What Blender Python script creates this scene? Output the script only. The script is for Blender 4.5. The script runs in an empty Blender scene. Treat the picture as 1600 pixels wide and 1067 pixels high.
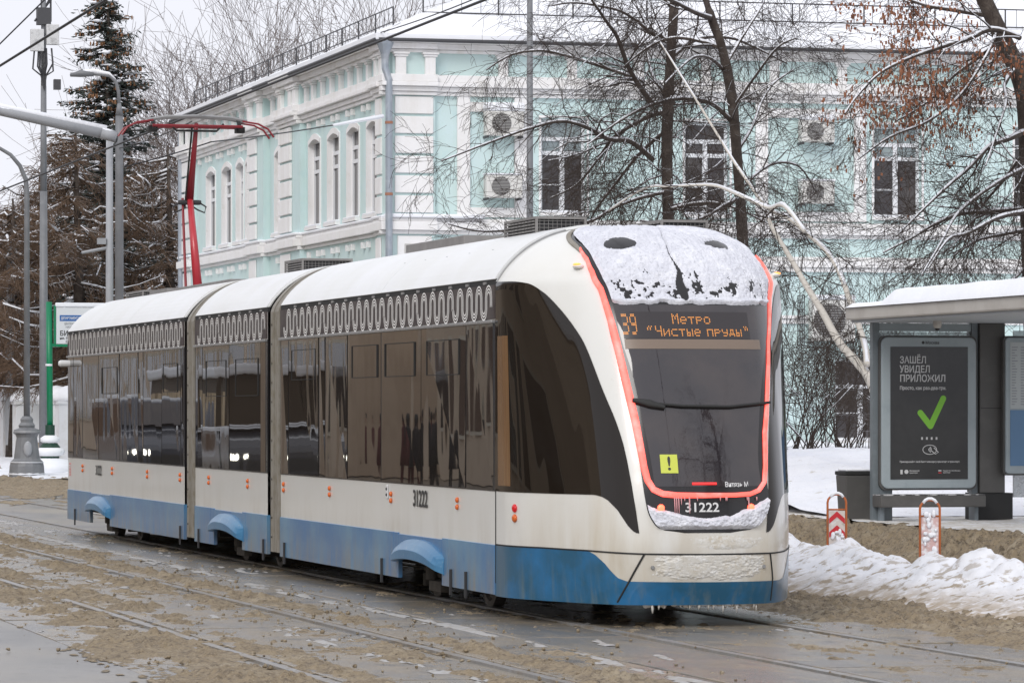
import bpy, bmesh, math, random
import numpy as np
from mathutils import Vector, Matrix, Euler
R = random.Random(7)
RN = np.random.RandomState(11)
sc = bpy.context.scene
COL = sc.collection
# ------------------------------------------------------------------ camera
TH = math.atan(1660 / 6250)
CAM = np.array([-8.695, -33.28, 1.8]); F = 6250.0; HY = 638.0
cd = bpy.data.cameras.new('camera'); cam = bpy.data.objects.new('camera', cd); COL.objects.link(cam)
cam.location = CAM; cam.rotation_euler = (math.radians(90), 0, -TH)
cd.sensor_width = 36; cd.lens = 36 * F / 1600
cd.shift_y = (HY - 533.5) / 1600; cd.clip_start = .5; cd.clip_end = 3000
sc.camera = cam
# ------------------------------------------------------------------ world, sun, exposure
w = bpy.data.worlds.new('World'); sc.world = w; w.use_nodes = True
nt = w.node_tree; nt.nodes.clear()
out = nt.nodes.new('ShaderNodeOutputWorld'); bg = nt.nodes.new('ShaderNodeBackground')
sky = nt.nodes.new('ShaderNodeTexSky'); sky.sky_type = 'NISHITA'; sky.sun_disc = False
SUN_EL, SUN_AZ = math.radians(38), math.radians(215)
sky.sun_elevation = SUN_EL; sky.sun_rotation = SUN_AZ; sky.dust_density = 4; sky.air_density = 1.5
hs = nt.nodes.new('ShaderNodeHueSaturation'); hs.inputs['Saturation'].default_value = .12; hs.inputs['Value'].default_value = .5
nt.links.new(sky.outputs[0], hs.inputs['Color'])
mx = nt.nodes.new('ShaderNodeMix'); mx.data_type = 'RGBA'; mx.inputs[0].default_value = .86
tc = nt.nodes.new('ShaderNodeTexCoord'); nz = nt.nodes.new('ShaderNodeTexNoise'); nz.inputs['Scale'].default_value = 1.7; nz.inputs['Detail'].default_value = 4
cr = nt.nodes.new('ShaderNodeValToRGB'); cr.color_ramp.elements[0].color = (7.6, 7.75, 8.5, 1); cr.color_ramp.elements[1].color = (8.5, 8.6, 9.2, 1)
cr.color_ramp.elements[0].position = .3; cr.color_ramp.elements[1].position = .7
nt.links.new(tc.outputs['Generated'], nz.inputs[0]); nt.links.new(nz.outputs[0], cr.inputs[0])
nt.links.new(hs.outputs[0], mx.inputs[6]); nt.links.new(cr.outputs[0], mx.inputs[7])
nt.links.new(mx.outputs[2], bg.inputs[0]); bg.inputs[1].default_value = .105
nt.links.new(bg.outputs[0], out.inputs[0])
sl = bpy.data.lights.new('sun', 'SUN'); sl.energy = 1.25; sl.angle = math.radians(25); sl.color = (1, .97, .93)
so = bpy.data.objects.new('sun', sl); COL.objects.link(so)
_d = Vector((math.sin(SUN_AZ) * math.cos(SUN_EL), math.cos(SUN_AZ) * math.cos(SUN_EL), math.sin(SUN_EL)))
so.rotation_euler = _d.to_track_quat('Z', 'Y').to_euler()
vs = sc.view_settings; vs.view_transform = 'Standard'; vs.look = 'None'; vs.gamma = 1; vs.use_curve_mapping = False; vs.exposure = 0.28
# ------------------------------------------------------------------ survey helpers
fw = np.array([math.sin(TH), math.cos(TH)]); rt = np.array([math.cos(TH), -math.sin(TH)])
def _ray(px, py):
    t = (px - 800) / F; return np.array([fw[0] + rt[0] * t, fw[1] + rt[1] * t, -(py - HY) / F])
def atZ(px, py, Z): return CAM + _ray(px, py) * Z
def onx(px, py, x): r = _ray(px, py); return CAM + r * ((x - CAM[0]) / r[0])
def ony(px, py, y): r = _ray(px, py); return CAM + r * ((y - CAM[1]) / r[1])
# ------------------------------------------------------------------ materials
def M(name, col, rough=.6, metal=0., spec=.5, n=None, bump=None, snow=None, streak=None, coat=0., emis=None, ior=None, sc_=(1, 1, 1), sand=None):
    m = bpy.data.materials.new(name); m.use_nodes = True; t = m.node_tree; N = t.nodes; L = t.links
    b = N['Principled BSDF']; b.inputs['Roughness'].default_value = rough; b.inputs['Metallic'].default_value = metal
    b.inputs['Specular IOR Level'].default_value = spec
    if coat: b.inputs['Coat Weight'].default_value = coat; b.inputs['Coat Roughness'].default_value = .08
    if ior: b.inputs['IOR'].default_value = ior
    tc = N.new('ShaderNodeTexCoord'); mp = N.new('ShaderNodeMapping'); mp.inputs['Scale'].default_value = sc_
    L.new(tc.outputs['Object'], mp.inputs[0]); co = mp.outputs[0]
    rgb = N.new('ShaderNodeRGB'); rgb.outputs[0].default_value = (*col, 1); cur = rgb.outputs[0]
    def noise(scale, detail=5, vec=None, rough_=.6):
        q = N.new('ShaderNodeTexNoise'); q.inputs['Scale'].default_value = scale; q.inputs['Detail'].default_value = detail
        q.inputs['Roughness'].default_value = rough_; L.new(vec or co, q.inputs[0]); return q.outputs[0]
    def ramp(v, a, b_):
        q = N.new('ShaderNodeMapRange'); q.inputs[1].default_value = a; q.inputs[2].default_value = b_; L.new(v, q.inputs[0]); return q.outputs[0]
    def mixc(f, c2):
        nonlocal cur
        q = N.new('ShaderNodeMix'); q.data_type = 'RGBA'; L.new(f, q.inputs[0]); L.new(cur, q.inputs[6])
        if isinstance(c2, tuple): q.inputs[7].default_value = (*c2, 1)
        else: L.new(c2, q.inputs[7])
        cur = q.outputs[2]
    for k in (n or []):      # (scale, colour, lo, hi)
        mixc(ramp(noise(k[0]), k[2], k[3]), k[1])
    for k in (streak or []): # (colour, scalexy, scalez, lo, hi, zlo, zhi)
        mp2 = N.new('ShaderNodeMapping'); mp2.inputs['Scale'].default_value = (k[1], k[1], k[2]); L.new(tc.outputs['Object'], mp2.inputs[0])
        f = ramp(noise(1, 6, mp2.outputs[0]), k[3], k[4])
        sx = N.new('ShaderNodeSeparateXYZ'); L.new(tc.outputs['Object'], sx.inputs[0])
        z = ramp(sx.outputs[2], k[6], k[5]); ml = N.new('ShaderNodeMath'); ml.operation = 'MULTIPLY'; L.new(f, ml.inputs[0]); L.new(z, ml.inputs[1])
        r_ = ml.outputs[0]
        if len(k) > 7:
            y = ramp(sx.outputs[1], k[8], k[7]); m2 = N.new('ShaderNodeMath'); m2.operation = 'MULTIPLY'; L.new(r_, m2.inputs[0]); L.new(y, m2.inputs[1]); r_ = m2.outputs[0]
        mixc(r_, k[0])
    if snow:
        g = N.new('ShaderNodeNewGeometry'); sx = N.new('ShaderNodeSeparateXYZ'); L.new(g.outputs['Normal'], sx.inputs[0])
        ad = N.new('ShaderNodeMath'); ad.operation = 'ADD'; L.new(sx.outputs[2], ad.inputs[0])
        nn = noise(snow[1] if len(snow) > 1 else 3); s2 = N.new('ShaderNodeMath'); s2.operation = 'MULTIPLY_ADD'; s2.inputs[1].default_value = 1.6; s2.inputs[2].default_value = -.8
        L.new(nn, s2.inputs[0]); L.new(s2.outputs[0], ad.inputs[1])
        mixc(ramp(ad.outputs[0], snow[0], snow[0] + .15), (.82, .84, .88))
    L.new(cur, b.inputs['Base Color'])
    if bump:
        q = N.new('ShaderNodeBump'); q.inputs['Strength'].default_value = bump[1]; q.inputs['Distance'].default_value = bump[2]
        v = co
        if len(bump) > 3:
            mp3 = N.new('ShaderNodeMapping'); mp3.inputs['Scale'].default_value = bump[3]; L.new(tc.outputs['Object'], mp3.inputs[0]); v = mp3.outputs[0]
        L.new(noise(bump[0], 6 if len(bump) < 5 else bump[4], v), q.inputs['Height']); L.new(q.outputs[0], b.inputs['Normal'])
    if emis: b.inputs['Emission Color'].default_value = (*emis[0], 1); b.inputs['Emission Strength'].default_value = emis[1]
    return m
# ------------------------------------------------------------------ mesh builder
class MB:
    def __init__(s): s.v = []; s.f = []; s.mi = []; s.k = 0
    def add(s, v, f, mi=0):
        b = len(s.v); s.v.extend(map(tuple, v)); s.f.extend([tuple(b + i for i in q) for q in f]); s.mi.extend([mi] * len(f)); return s
    def box(s, x0, x1, y0, y1, z0, z1, mi=0):
        if x0 > x1: x0, x1 = x1, x0
        if y0 > y1: y0, y1 = y1, y0
        if z0 > z1: z0, z1 = z1, z0
        v = [(x, y, z) for z in (z0, z1) for y in (y0, y1) for x in (x0, x1)]
        return s.add(v, [(0, 2, 3, 1), (4, 5, 7, 6), (0, 1, 5, 4), (1, 3, 7, 5), (3, 2, 6, 7), (2, 0, 4, 6)], mi)
    def tube(s, pts, rad, n=6, cap=True, mi=0):
        pts = [Vector(p) for p in pts]; m = len(pts)
        if not hasattr(rad, '__len__'): rad = [rad] * m
        vs_ = []; up = None
        for i, p in enumerate(pts):
            d = (pts[min(i + 1, m - 1)] - pts[max(i - 1, 0)])
            if d.length < 1e-9: d = Vector((0, 0, 1))
            d.normalize()
            if up is None:
                up = Vector((0, 0, 1)) if abs(d.z) < .9 else Vector((1, 0, 0))
            a = d.cross(up)
            if a.length < 1e-5: a = d.orthogonal()
            a.normalize(); bb = a.cross(d); up = bb
            for j in range(n):
                t = 2 * math.pi * j / n; vs_.append(p + (a * math.cos(t) + bb * math.sin(t)) * rad[i])
        fs = [(i * n + j, i * n + (j + 1) % n, (i + 1) * n + (j + 1) % n, (i + 1) * n + j) for i in range(m - 1) for j in range(n)]
        if cap: fs += [tuple(reversed(range(n))), tuple((m - 1) * n + j for j in range(n))]
        return s.add(vs_, fs, mi)
    def lathe(s, c, prof, n=16, ax='z', mi=0):
        vs_ = []
        for (r, h) in prof:
            for j in range(n):
                t = 2 * math.pi * j / n; a, b = r * math.cos(t), r * math.sin(t)
                vs_.append((c[0] + a, c[1] + b, c[2] + h) if ax == 'z' else ((c[0] + h, c[1] + a, c[2] + b) if ax == 'x' else (c[0] + b, c[1] + h, c[2] + a)))
        m = len(prof); fs = [(i * n + j, i * n + (j + 1) % n, (i + 1) * n + (j + 1) % n, (i + 1) * n + j) for i in range(m - 1) for j in range(n)]
        fs += [tuple(reversed(range(n))), tuple((m - 1) * n + j for j in range(n))]
        return s.add(vs_, fs, mi)
    def prism(s, poly, fn0, fn1, mi=0):   # poly 2D -> two 3D loops
        n = len(poly); v = [fn0(*p) for p in poly] + [fn1(*p) for p in poly]
        f = [tuple(range(n - 1, -1, -1)), tuple(range(n, 2 * n))] + [(i, (i + 1) % n, n + (i + 1) % n, n + i) for i in range(n)]
        return s.add(v, f, mi)
    def ell(s, c, r, n=8, m=6, mi=0):
        return s.lathe2(c, r, n, m, mi)
    def lathe2(s, c, r, n, m, mi):
        vs_ = [(c[0], c[1], c[2] - r[2])]
        for i in range(1, m):
            p = math.pi * i / m
            for j in range(n):
                t = 2 * math.pi * j / n; vs_.append((c[0] + r[0] * math.sin(p) * math.cos(t), c[1] + r[1] * math.sin(p) * math.sin(t), c[2] - r[2] * math.cos(p)))
        vs_.append((c[0], c[1], c[2] + r[2])); fs = []
        for j in range(n): fs.append((0, 1 + (j + 1) % n, 1 + j))
        for i in range(m - 2):
            for j in range(n): a = 1 + i * n; fs.append((a + j, a + (j + 1) % n, a + n + (j + 1) % n, a + n + j))
        a = 1 + (m - 2) * n
        for j in range(n): fs.append((a + j, a + (j + 1) % n, len(vs_) - 1))
        return s.add(vs_, fs, mi)
    def build(s, name, mats, parent=None, smooth=False, bevel=0., loc=None, fix=False, **tags):
        me = bpy.data.meshes.new(name); me.from_pydata([tuple(map(float, q)) for q in s.v], [], s.f)
        if not isinstance(mats, (list, tuple)): mats = [mats]
        for m_ in mats: me.materials.append(m_)
        if len(mats) > 1: me.polygons.foreach_set('material_index', s.mi)
        if smooth: me.polygons.foreach_set('use_smooth', [True] * len(me.polygons))
        if fix:
            bm = bmesh.new(); bm.from_mesh(me); bmesh.ops.recalc_face_normals(bm, faces=bm.faces); bm.to_mesh(me); bm.free()
        me.update(); return link(name, me, parent, bevel, loc, **tags)
def link(name, me, parent=None, bevel=0., loc=None, **tags):
    o = bpy.data.objects.new(name, me); COL.objects.link(o)
    if parent is not None: o.parent = parent
    if loc is not None: o.location = loc
    if bevel:
        b = o.modifiers.new('bevel', 'BEVEL'); b.width = bevel; b.segments = 2; b.limit_method = 'ANGLE'
    for k, v in tags.items(): o[k] = v
    return o
def thing(name, label, cat, loc=(0, 0, 0), rotz=0, group=None):
    o = bpy.data.objects.new(name, None); COL.objects.link(o); o.location = [float(q) for q in loc]; o.rotation_euler = (0, 0, rotz); o.empty_display_size = .2
    o['label'] = label; o['category'] = cat
    if group: o['group'] = group
    return o
def copy_tree(o, parent=None):
    c = o.copy(); COL.objects.link(c); c.parent = parent
    for ch in list(o.children): copy_tree(ch, c)
    return c
def grid_mesh(name, V, mat, parent=None, keep=None, smooth=True, **tags):  # V (n,m,3)
    n, m = V.shape[:2]; idx = np.arange(n * m).reshape(n, m)
    q = np.stack([idx[:-1, :-1], idx[1:, :-1], idx[1:, 1:], idx[:-1, 1:]], -1)
    if keep is not None: q = q[keep]
    q = q.reshape(-1, 4); used = np.unique(q); mp = np.zeros(n * m, int); mp[used] = np.arange(len(used)); q = mp[q]
    vv = V.reshape(-1, 3)[used]
    me = bpy.data.meshes.new(name); me.vertices.add(len(vv)); me.vertices.foreach_set('co', vv.astype(np.float32).ravel())
    me.loops.add(len(q) * 4); me.loops.foreach_set('vertex_index', q.astype(np.int32).ravel())
    me.polygons.add(len(q)); me.polygons.foreach_set('loop_start', np.arange(0, len(q) * 4, 4, dtype=np.int32)); me.polygons.foreach_set('loop_total', np.full(len(q), 4, dtype=np.int32))
    if smooth: me.polygons.foreach_set('use_smooth', np.ones(len(q), bool))
    me.materials.append(mat); me.update(calc_edges=True); me.validate()
    return link(name, me, parent, **tags)
# text as mesh
def text_mesh(s, size, align='LEFT', extrude=0.001):
    cu = bpy.data.curves.new('t', 'FONT'); cu.body = s; cu.size = size; cu.align_x = align; cu.extrude = extrude; cu.resolution_u = 3; cu.offset = size * .018
    o = bpy.data.objects.new('t', cu); COL.objects.link(o)
    bpy.context.view_layer.update()
    me = bpy.data.meshes.new_from_object(o.evaluated_get(bpy.context.evaluated_depsgraph_get()))
    bpy.data.objects.remove(o); return me
def text(name, s, size, origin, xa, ya, mat, parent, align='LEFT', width=None, bold=0, **tags):
    me = text_mesh(s, size, align); xa = Vector(xa); ya = Vector(ya); na = xa.cross(ya); o = Vector([float(q) for q in origin])
    n = len(me.vertices); co = np.zeros(n * 3, np.float32); me.vertices.foreach_get('co', co); co = co.reshape(-1, 3)
    if width and n:
        wd = co[:, 0].max() - co[:, 0].min(); k = width / max(wd, 1e-6); co[:, 0] *= k
    A = np.array([xa, ya, na]); co = co @ A + np.array(o); me.vertices.foreach_set('co', co.astype(np.float32).ravel()); me.update()
    me.materials.clear(); me.materials.append(mat); me.name = name
    return link(name, me, parent, **tags)
# ------------------------------------------------------------------ numpy noise
_T = RN.rand(256, 256)
def vn(x, y, s=0):
    x = x + s * 17.3; y = y + s * 9.7
    xi = np.floor(x).astype(int); yi = np.floor(y).astype(int); fx = x - xi; fy = y - yi
    fx = fx * fx * (3 - 2 * fx); fy = fy * fy * (3 - 2 * fy); g = lambda a, b: _T[a % 256, b % 256]
    return (g(xi, yi) * (1 - fx) + g(xi + 1, yi) * fx) * (1 - fy) + (g(xi, yi + 1) * (1 - fx) + g(xi + 1, yi + 1) * fx) * fy
def fbm(x, y, o=4, s=0):
    t = 0; a = .5; n = 0
    for i in range(o): t = t + a * vn(x * 2 ** i, y * 2 ** i, s + i * 3); n += a; a *= .5
    return t / n
_J = RN.rand(256, 256, 3)
def domes(x, y, s=0, dens=.6):   # lumpy clods, 0..1
    x = x + s * 31.1; xi = np.floor(x).astype(int); yi = np.floor(y).astype(int); h = np.zeros_like(x)
    for dx in (-1, 0, 1):
        for dy in (-1, 0, 1):
            j = _J[(xi + dx) % 256, (yi + dy) % 256]; r = (.25 + .55 * j[..., 2]) * (j[..., 2] < dens)
            d2 = (x - xi - dx - j[..., 0]) ** 2 + (y - yi - dy - j[..., 1]) ** 2
            h = np.maximum(h, np.sqrt(np.maximum(r * r - d2, 0)))
    return h
def sm(x, a, b): t = np.clip((np.asarray(x, float) - a) / (b - a), 0, 1); return t * t * (3 - 2 * t)
def gz(X, Y):
    f = 1 - sm(Y, 54, 72)
    side = .38 * sm(X, 7.2, 8.3) * (.35 + .65 * f)
    return side + .47 * sm(Y, 15, 24) * sm(X, 8.3, 10) * f
# ---- nose surface of the tram
def pchip(x,xp,fp):
    xp=np.asarray(xp,float);fp=np.asarray(fp,float);h=np.diff(xp);d=np.diff(fp)/h
    m=np.zeros(len(xp));m[0]=d[0];m[-1]=d[-1]
    for i in range(1,len(xp)-1):
        if d[i-1]*d[i]>0:
            w1=2*h[i]+h[i-1];w2=h[i]+2*h[i-1];m[i]=(w1+w2)/(w1/d[i-1]+w2/d[i])
    x=np.clip(np.asarray(x,float),xp[0],xp[-1]);i=np.clip(np.searchsorted(xp,x)-1,0,len(h)-1)
    t=(x-xp[i])/h[i]
    return (1+2*t)*(1-t)**2*fp[i]+t*(1-t)**2*h[i]*m[i]+t*t*(3-2*t)*fp[i+1]+t*t*(t-1)*h[i]*m[i+1]
# outline half: param b 0(centre)..1(side y=0)
OW=[0,.2,.42,.62,.76,.9,1.07,1.2,1.245,1.25]
OY=[-2.04,-2.03,-1.99,-1.90,-1.72,-1.42,-.98,-.55,-.25,0]
_s=np.concatenate([[0],np.cumsum(np.hypot(np.diff(OW),np.diff(OY)))]);_s/=_s[-1]
NZ=[.18,.4,.7,1.0,1.3,2.0,2.6,2.9,3.1,3.22,3.3,3.34,3.36]
NN=[1.93,2.0,2.04,2.02,1.95,1.72,1.45,1.26,1.06,.88,.66,.45,0]
WZ=[.18,2.85,2.95,3.05,3.15,3.24,3.31,3.345,3.36]
WW=[1.25,1.25,1.20,1.12,1.01,.87,.70,.55,.42]
def S(a,z,off=0.):
    a=np.asarray(a,float);z=np.asarray(z,float);a,z=np.broadcast_arrays(a,z)
    def raw(a,z):
        b=np.abs(a);w=pchip(b,_s,OW);y=pchip(b,_s,OY)
        k=pchip(z,NZ,NN)/2.04;ws=pchip(z,WZ,WW)/1.25
        return np.stack([1.25+np.sign(a)*w*ws,y*k,z],-1)
    p=raw(a,z)
    if np.any(off):
        e=1e-3;a1=np.clip(a-e,-1,1);a2=np.clip(a+e,-1,1);z1=np.clip(z-e,.18,3.358);z2=np.clip(z+e,.182,3.36)
        ta=raw(a2,z)-raw(a1,z);tz=raw(a,z2)-raw(a,z1)
        n=np.cross(ta,tz);n/=np.maximum(np.linalg.norm(n,axis=-1,keepdims=True),1e-9)
        p=p+n*np.asarray(off)[...,None] if np.ndim(off) else p+n*off
    return p
# ================================================================== GROUND
ASPH = M('salted_asphalt', (.125, .12, .115), .30, n=[(.9, (.20, .19, .175), .42, .62), (6, (.09, .085, .08), .55, .75), (45, (.24, .235, .22), .6, .75), (.35, (.27, .235, .18), .42, .6)], bump=(70, .35, .01), sc_=(1, .45, 1))
SLABM = M('concrete_slab', (.15, .147, .142), .27, n=[(1.2, (.27, .265, .26), .48, .68), (.7, (.24, .195, .135), .40, .58), (3.5, (.26, .215, .15), .5, .62), (2.3, (.085, .082, .078), .54, .66), (5, (.17, .165, .16), .5, .72), (60, (.28, .27, .25), .55, .75)], bump=(80, .3, .008), sc_=(1, .5, 1))
SLUSH = M('sandy_slush', (.315, .245, .155), .75, n=[(3, (.27, .21, .135), .48, .66), (1.1, (.42, .35, .25), .5, .7), (22, (.12, .09, .06), .52, .66), (9, (.17, .13, .085), .52, .66), (60, (.44, .37, .27), .55, .7)], bump=(55, 1., .03))
SNOW = M('fresh_snow', (.84, .85, .89), .7, n=[(1.5, (.78, .80, .86), .45, .7), (5, (.60, .58, .55), .62, .70), (16, (.40, .36, .32), .66, .74)], bump=(12, .7, .04))
DSNOW = M('kerb_snow', (.78, .79, .83), .7, n=[(2.2, (.74, .74, .76), .5, .7), (7, (.45, .38, .29), .60, .72), (24, (.36, .31, .24), .66, .75)], bump=(30, .4, .015),
          streak=[((.38, .30, .21), 9, 9, .30, .54, .05, .22), ((.34, .28, .21), 6, 9, .53, .60, .2, .6)], sc_=(1, 1, 1))
KERB = M('snowy_sidewalk', (.62, .59, .54), .7, n=[(3, (.80, .81, .84), .45, .62), (11, (.30, .25, .19), .55, .72)], bump=(40, .7, .02))
RAILM = M('rail_steel', (.27, .265, .26), .35, .3, n=[(1.3, (.24, .20, .15), .45, .6), (14, (.36, .36, .36), .5, .7)])
# terrain: one sheet to the horizon
def axis(pts):
    o = []
    for a, b, n in pts: o += list(np.linspace(a, b, n, endpoint=False))
    return np.array(o + [pts[-1][1]])
gx = axis([(-600, -60, 10), (-60, -10, 10), (-10, 7, 12), (7, 12, 26), (12, 60, 30), (60, 600, 10)]); gy = axis([(-300, -40, 8), (-40, 14, 20), (14, 26, 24), (26, 54, 14), (54, 74, 16), (74, 200, 20), (200, 900, 8)])
GX, GY = np.meshgrid(gx, gy, indexing='ij')
road_o = grid_mesh('road', np.stack([GX, GY, gz(GX, GY) - .03], -1), ASPH, kind='structure')
# tram track paving: concrete slabs in rows between the rails
bed = grid_mesh('track_bed', np.stack(np.meshgrid(np.linspace(-12, 3.9, 3), np.linspace(-25, 90, 3), indexing='ij') + [np.zeros((3, 3)) - .008], -1), ASPH, kind='structure')
rows = [(-4.15, -3.22, 3.0), (-3.00, -1.74, 3.2), (-1.51, -.62, 3.0), (-.60, .30, 3.0), (.49, 1.88, 3.2), (2.06, 3.3, 3.0)]
shared = {}
for ri, (xa, xb, ln) in enumerate(rows):
    y = -12 + R.uniform(0, 2)
    while y < (45 if ri < 4 else 12):
        key = ri
        if key not in shared:
            mb = MB().box(xa + .008, xb - .008, .008, ln - .008, -.11, .0); o = mb.build('paving_slab', SLABM, bed, bevel=.006); shared[key] = o
        else:
            o = shared[key].copy(); COL.objects.link(o); o.parent = bed
        o.location = (R.uniform(-.003, .003), y, R.uniform(-.0, .006)); o.rotation_euler = (R.uniform(-.0008, .0008), R.uniform(-.0012, .0012), 0); y += ln
for x in (-3.11, -1.62, .39, 1.97):
    mb = MB().box(x - .045, x + .028, -14, 140, -.08, .013)
    mb.build('rail', RAILM, kind='structure')
# slush thrown over the carriageway: real relief
def slush_h(X, Y, dens):
    A_ = fbm(X * 1.3, Y * .45, 4, 1); B_ = fbm(X * 4, Y * 1.6, 4, 4)
    c = dens + (A_ - .5) * 1.1 + (B_ - .5) * 1.2 + (fbm(X * 13, Y * 7, 3, 14) - .5) * .5
    cr_ = domes(X * 19, Y * 13, 7, .45); c = np.clip(c * 1.5 - .25 * np.clip(fbm(X * 5, Y * .25, 3, 17) * 2.6 - 1.1, 0, 1.2), 0, 1.15) + (c > -.22) * (c < .12) * np.clip(cr_ - .25, 0, 1) * 1.0
    lum = domes(X * 14, Y * 9, 1, .8) * .5 + domes(X * 6.5, Y * 5, 2, .62) * .8 + domes(X * 30, Y * 22, 3, .8) * .28
    fine = fbm(X * 22, Y * 16, 3, 6)
    return np.where(c > .02, c ** .7 * (.001 + .085 * lum ** 1.15 + .030 * fine), 0) - .007
def gauss(x, c, w_): return np.exp(-((x - c) / w_) ** 2)
X, Y = np.meshgrid(np.arange(-7.6, 4.4, .026), np.arange(-10.5, 24, .042), indexing='ij')
dens = -.22 + .75 * gauss(X, -3.45, .42) + .45 * gauss(X, -2.80, .22) + .55 * gauss(X, -1.95, .2) + .72 * gauss(X, -1.28, .20) + .25 * gauss(X, -4.0, .4) + .35 * gauss(X, -5.8, .6) - .1
nosew = sm(-Y, 1.5, 6)
dens = dens + (1.0 * sm(X, 2.3, 3.1) * (1 - sm(X, 3.9, 4.3) * .2)) + nosew * (.35 * gauss(X, 1.3, .8) - .25 * gauss(X, .3, .5)) + .28 * sm(-Y, 3.2, 1.5) * sm(X, -.3, .6) * sm(Y, -6.5, -3.5)
dens = dens + .15 * sm(Y, 8, 20) * (X < -.8) - .45 * sm(-X, 4.0, 4.5)
H = slush_h(X, Y, dens); under = (X > .3) & (X < 2.2) & (Y > .0); H = np.where(under, np.minimum(H, .0), H)
ok = H > -.0065; k2 = ok[:-1, :-1] | ok[1:, :-1] | ok[:-1, 1:] | ok[1:, 1:]
grid_mesh('slush', np.stack([X, Y, H + .004], -1), SLUSH, keep=k2, kind='stuff', label='brown sandy slush thrown over the tram tracks', category='slush')
X, Y = np.meshgrid(np.arange(-6, 7.0, .07), np.arange(24, 100, .22), indexing='ij')
dens = -.42 + .6 * gauss(X, -3.45, .4) + .6 * gauss(X, -1.3, .25) + .3 * gauss(X, -2.4, .4) + .75 * sm(Y, 36, 56) * sm(X, -1.5, 3.5) + .55 * gauss(X, -5.5, .8)
H = slush_h(X * .6, Y * .5, dens); ok = H > -.006; k2 = ok[:-1, :-1] | ok[1:, 1:]
grid_mesh('slush', np.stack([X, Y, H * 1.5 + .006], -1), SLUSH, keep=k2, kind='stuff')
# loose clods
cl = MB()
for i in range(1300):
    x = R.choice((R.gauss(-2.4, 1.1), R.gauss(-3.4, .6), R.gauss(2.2, 1.4), R.gauss(-1.3, .5))); y = R.uniform(-9, 14); r_ = R.choice((.006, .008, .009, .011, .016)) * R.uniform(.7, 1.3)
    if x > 4 or (x > -.1 and y > -2.2): continue
    k0 = len(cl.v); cl.ell((x, y, r_ * .4 + .006), (r_, r_ * R.uniform(.8, 1.6), r_ * R.uniform(.5, .9)), 6, 4)
    for q_ in range(k0, len(cl.v)): v_ = cl.v[q_]; cl.v[q_] = (x + (v_[0] - x) * R.uniform(.6, 1.35), y + (v_[1] - y) * R.uniform(.6, 1.35), v_[2] * R.uniform(.75, 1.25))
cl.build('slush_clods', SLUSH, kind='stuff', smooth=True)
# faint pressed-snow streaks left along the track
st = M('pressed_snow', (.40, .395, .39), .6, n=[(8, (.34, .32, .29), .45, .62)], bump=(60, .5, .01))
X, Y = np.meshgrid(np.arange(-4.5, 3.6, .03), np.arange(-9, 70, .12), indexing='ij')
D = -.70 + .66 * gauss(X, -.75 + .25 * (fbm(Y * .2, Y * 0, 2, 3) - .5), .11) + .30 * gauss(X, -2.2, .2) + .2 * gauss(X, -3.0, .10) + .35 * gauss(X, -.2, .12)
D = D + (fbm(X * 3, Y * .5, 4, 21) - .5) * 1.2 + (fbm(X * 18, Y * 3, 3, 22) - .5) * 1.6
H = np.clip(D, -.1, .3) * .035 + .003; ok = H > 0.0035; k2 = ok[:-1, :-1] | ok[1:, 1:]
grid_mesh('pressed_snow', np.stack([X, Y, H + .004], -1), st, keep=k2, kind='stuff')
# snowbank between tram lane and road lane
X, Y = np.meshgrid(np.arange(3.6, 6.6, .026), np.arange(-8, 26, .04), indexing='ij')
n1 = fbm(X * .9, Y * .8, 4, 31); n2 = fbm(X * 4, Y * 4, 4, 32); L1 = domes(X * 3.2, Y * 2.8, 33, .7); L2 = domes(X * 9, Y * 8, 34, .7)
crest = np.interp(Y, [-8, -4, -2, -.6, .4, 1.4, 2.2, 2.9, 3.9, 4.9, 5.6, 6.2, 6.9, 7.8, 10, 26], [.36, .34, .30, .22, .36, .47, .38, .32, .43, .50, .36, .30, .40, .42, .38, .35])
xc = 4.92 + .12 * np.sin(Y * 1.3)
d = np.where(X < xc, (xc - X) / (1.1 + .35 * (n1 - .5)), (X - xc) / .72)
shape = np.clip(1 - d, 0, 1); shape = shape ** .85
H = crest * .92 * shape * (.8 + .45 * n1) + shape ** .4 * ((n2 - .45) * .09 + L1 * .12 * sm(X, 4.2, 4.7) + L2 * .035) * (d < 1)
H = np.where(d < 1, H, -.02)
fur = (fbm(Y * 5 + X * 2, X * 1.2, 3, 35) - .5) * .03 * sm(X, 3.9, 4.2) * (1 - sm(X, 4.7, 5)); H = H + fur
ok = H > -.004; k2 = ok[:-1, :-1] | ok[1:, 1:]
grid_mesh('snowbank', np.stack([X, Y, H + .006], -1), DSNOW, keep=k2, label='long ploughed snowbank with dirty foot beside the tram', category='snowbank', kind='stuff')
# lane slush ridge in front of the shelter kerb
X, Y = np.meshgrid(np.arange(6.6, 9.6, .035), np.arange(-2, 30, .06), indexing='ij')
L1 = domes(X * 4, Y * 3.2, 41, .75); L2 = domes(X * 10, Y * 8, 42, .75); n1 = fbm(X * 2, Y * 1.2, 4, 43)
e = np.exp(-((X - 7.75 - .3 * (n1 - .5)) / .52) ** 2)
H = gz(X, Y) - .012 + e * (.02 + .22 * L1 * (n1 + .2) + .18 * L2 * (n1 + .2) + .07 * domes(X * 22, Y * 18, 44, .8)) - .03 * (e < .08) + .02 * (L2 - .3) * sm(X, 8.0, 8.6)
grid_mesh('kerb_slush', np.stack([X, Y, H], -1), SLUSH, keep=(H - gz(X, Y) > -.004)[:-1, :-1], kind='stuff')
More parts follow.
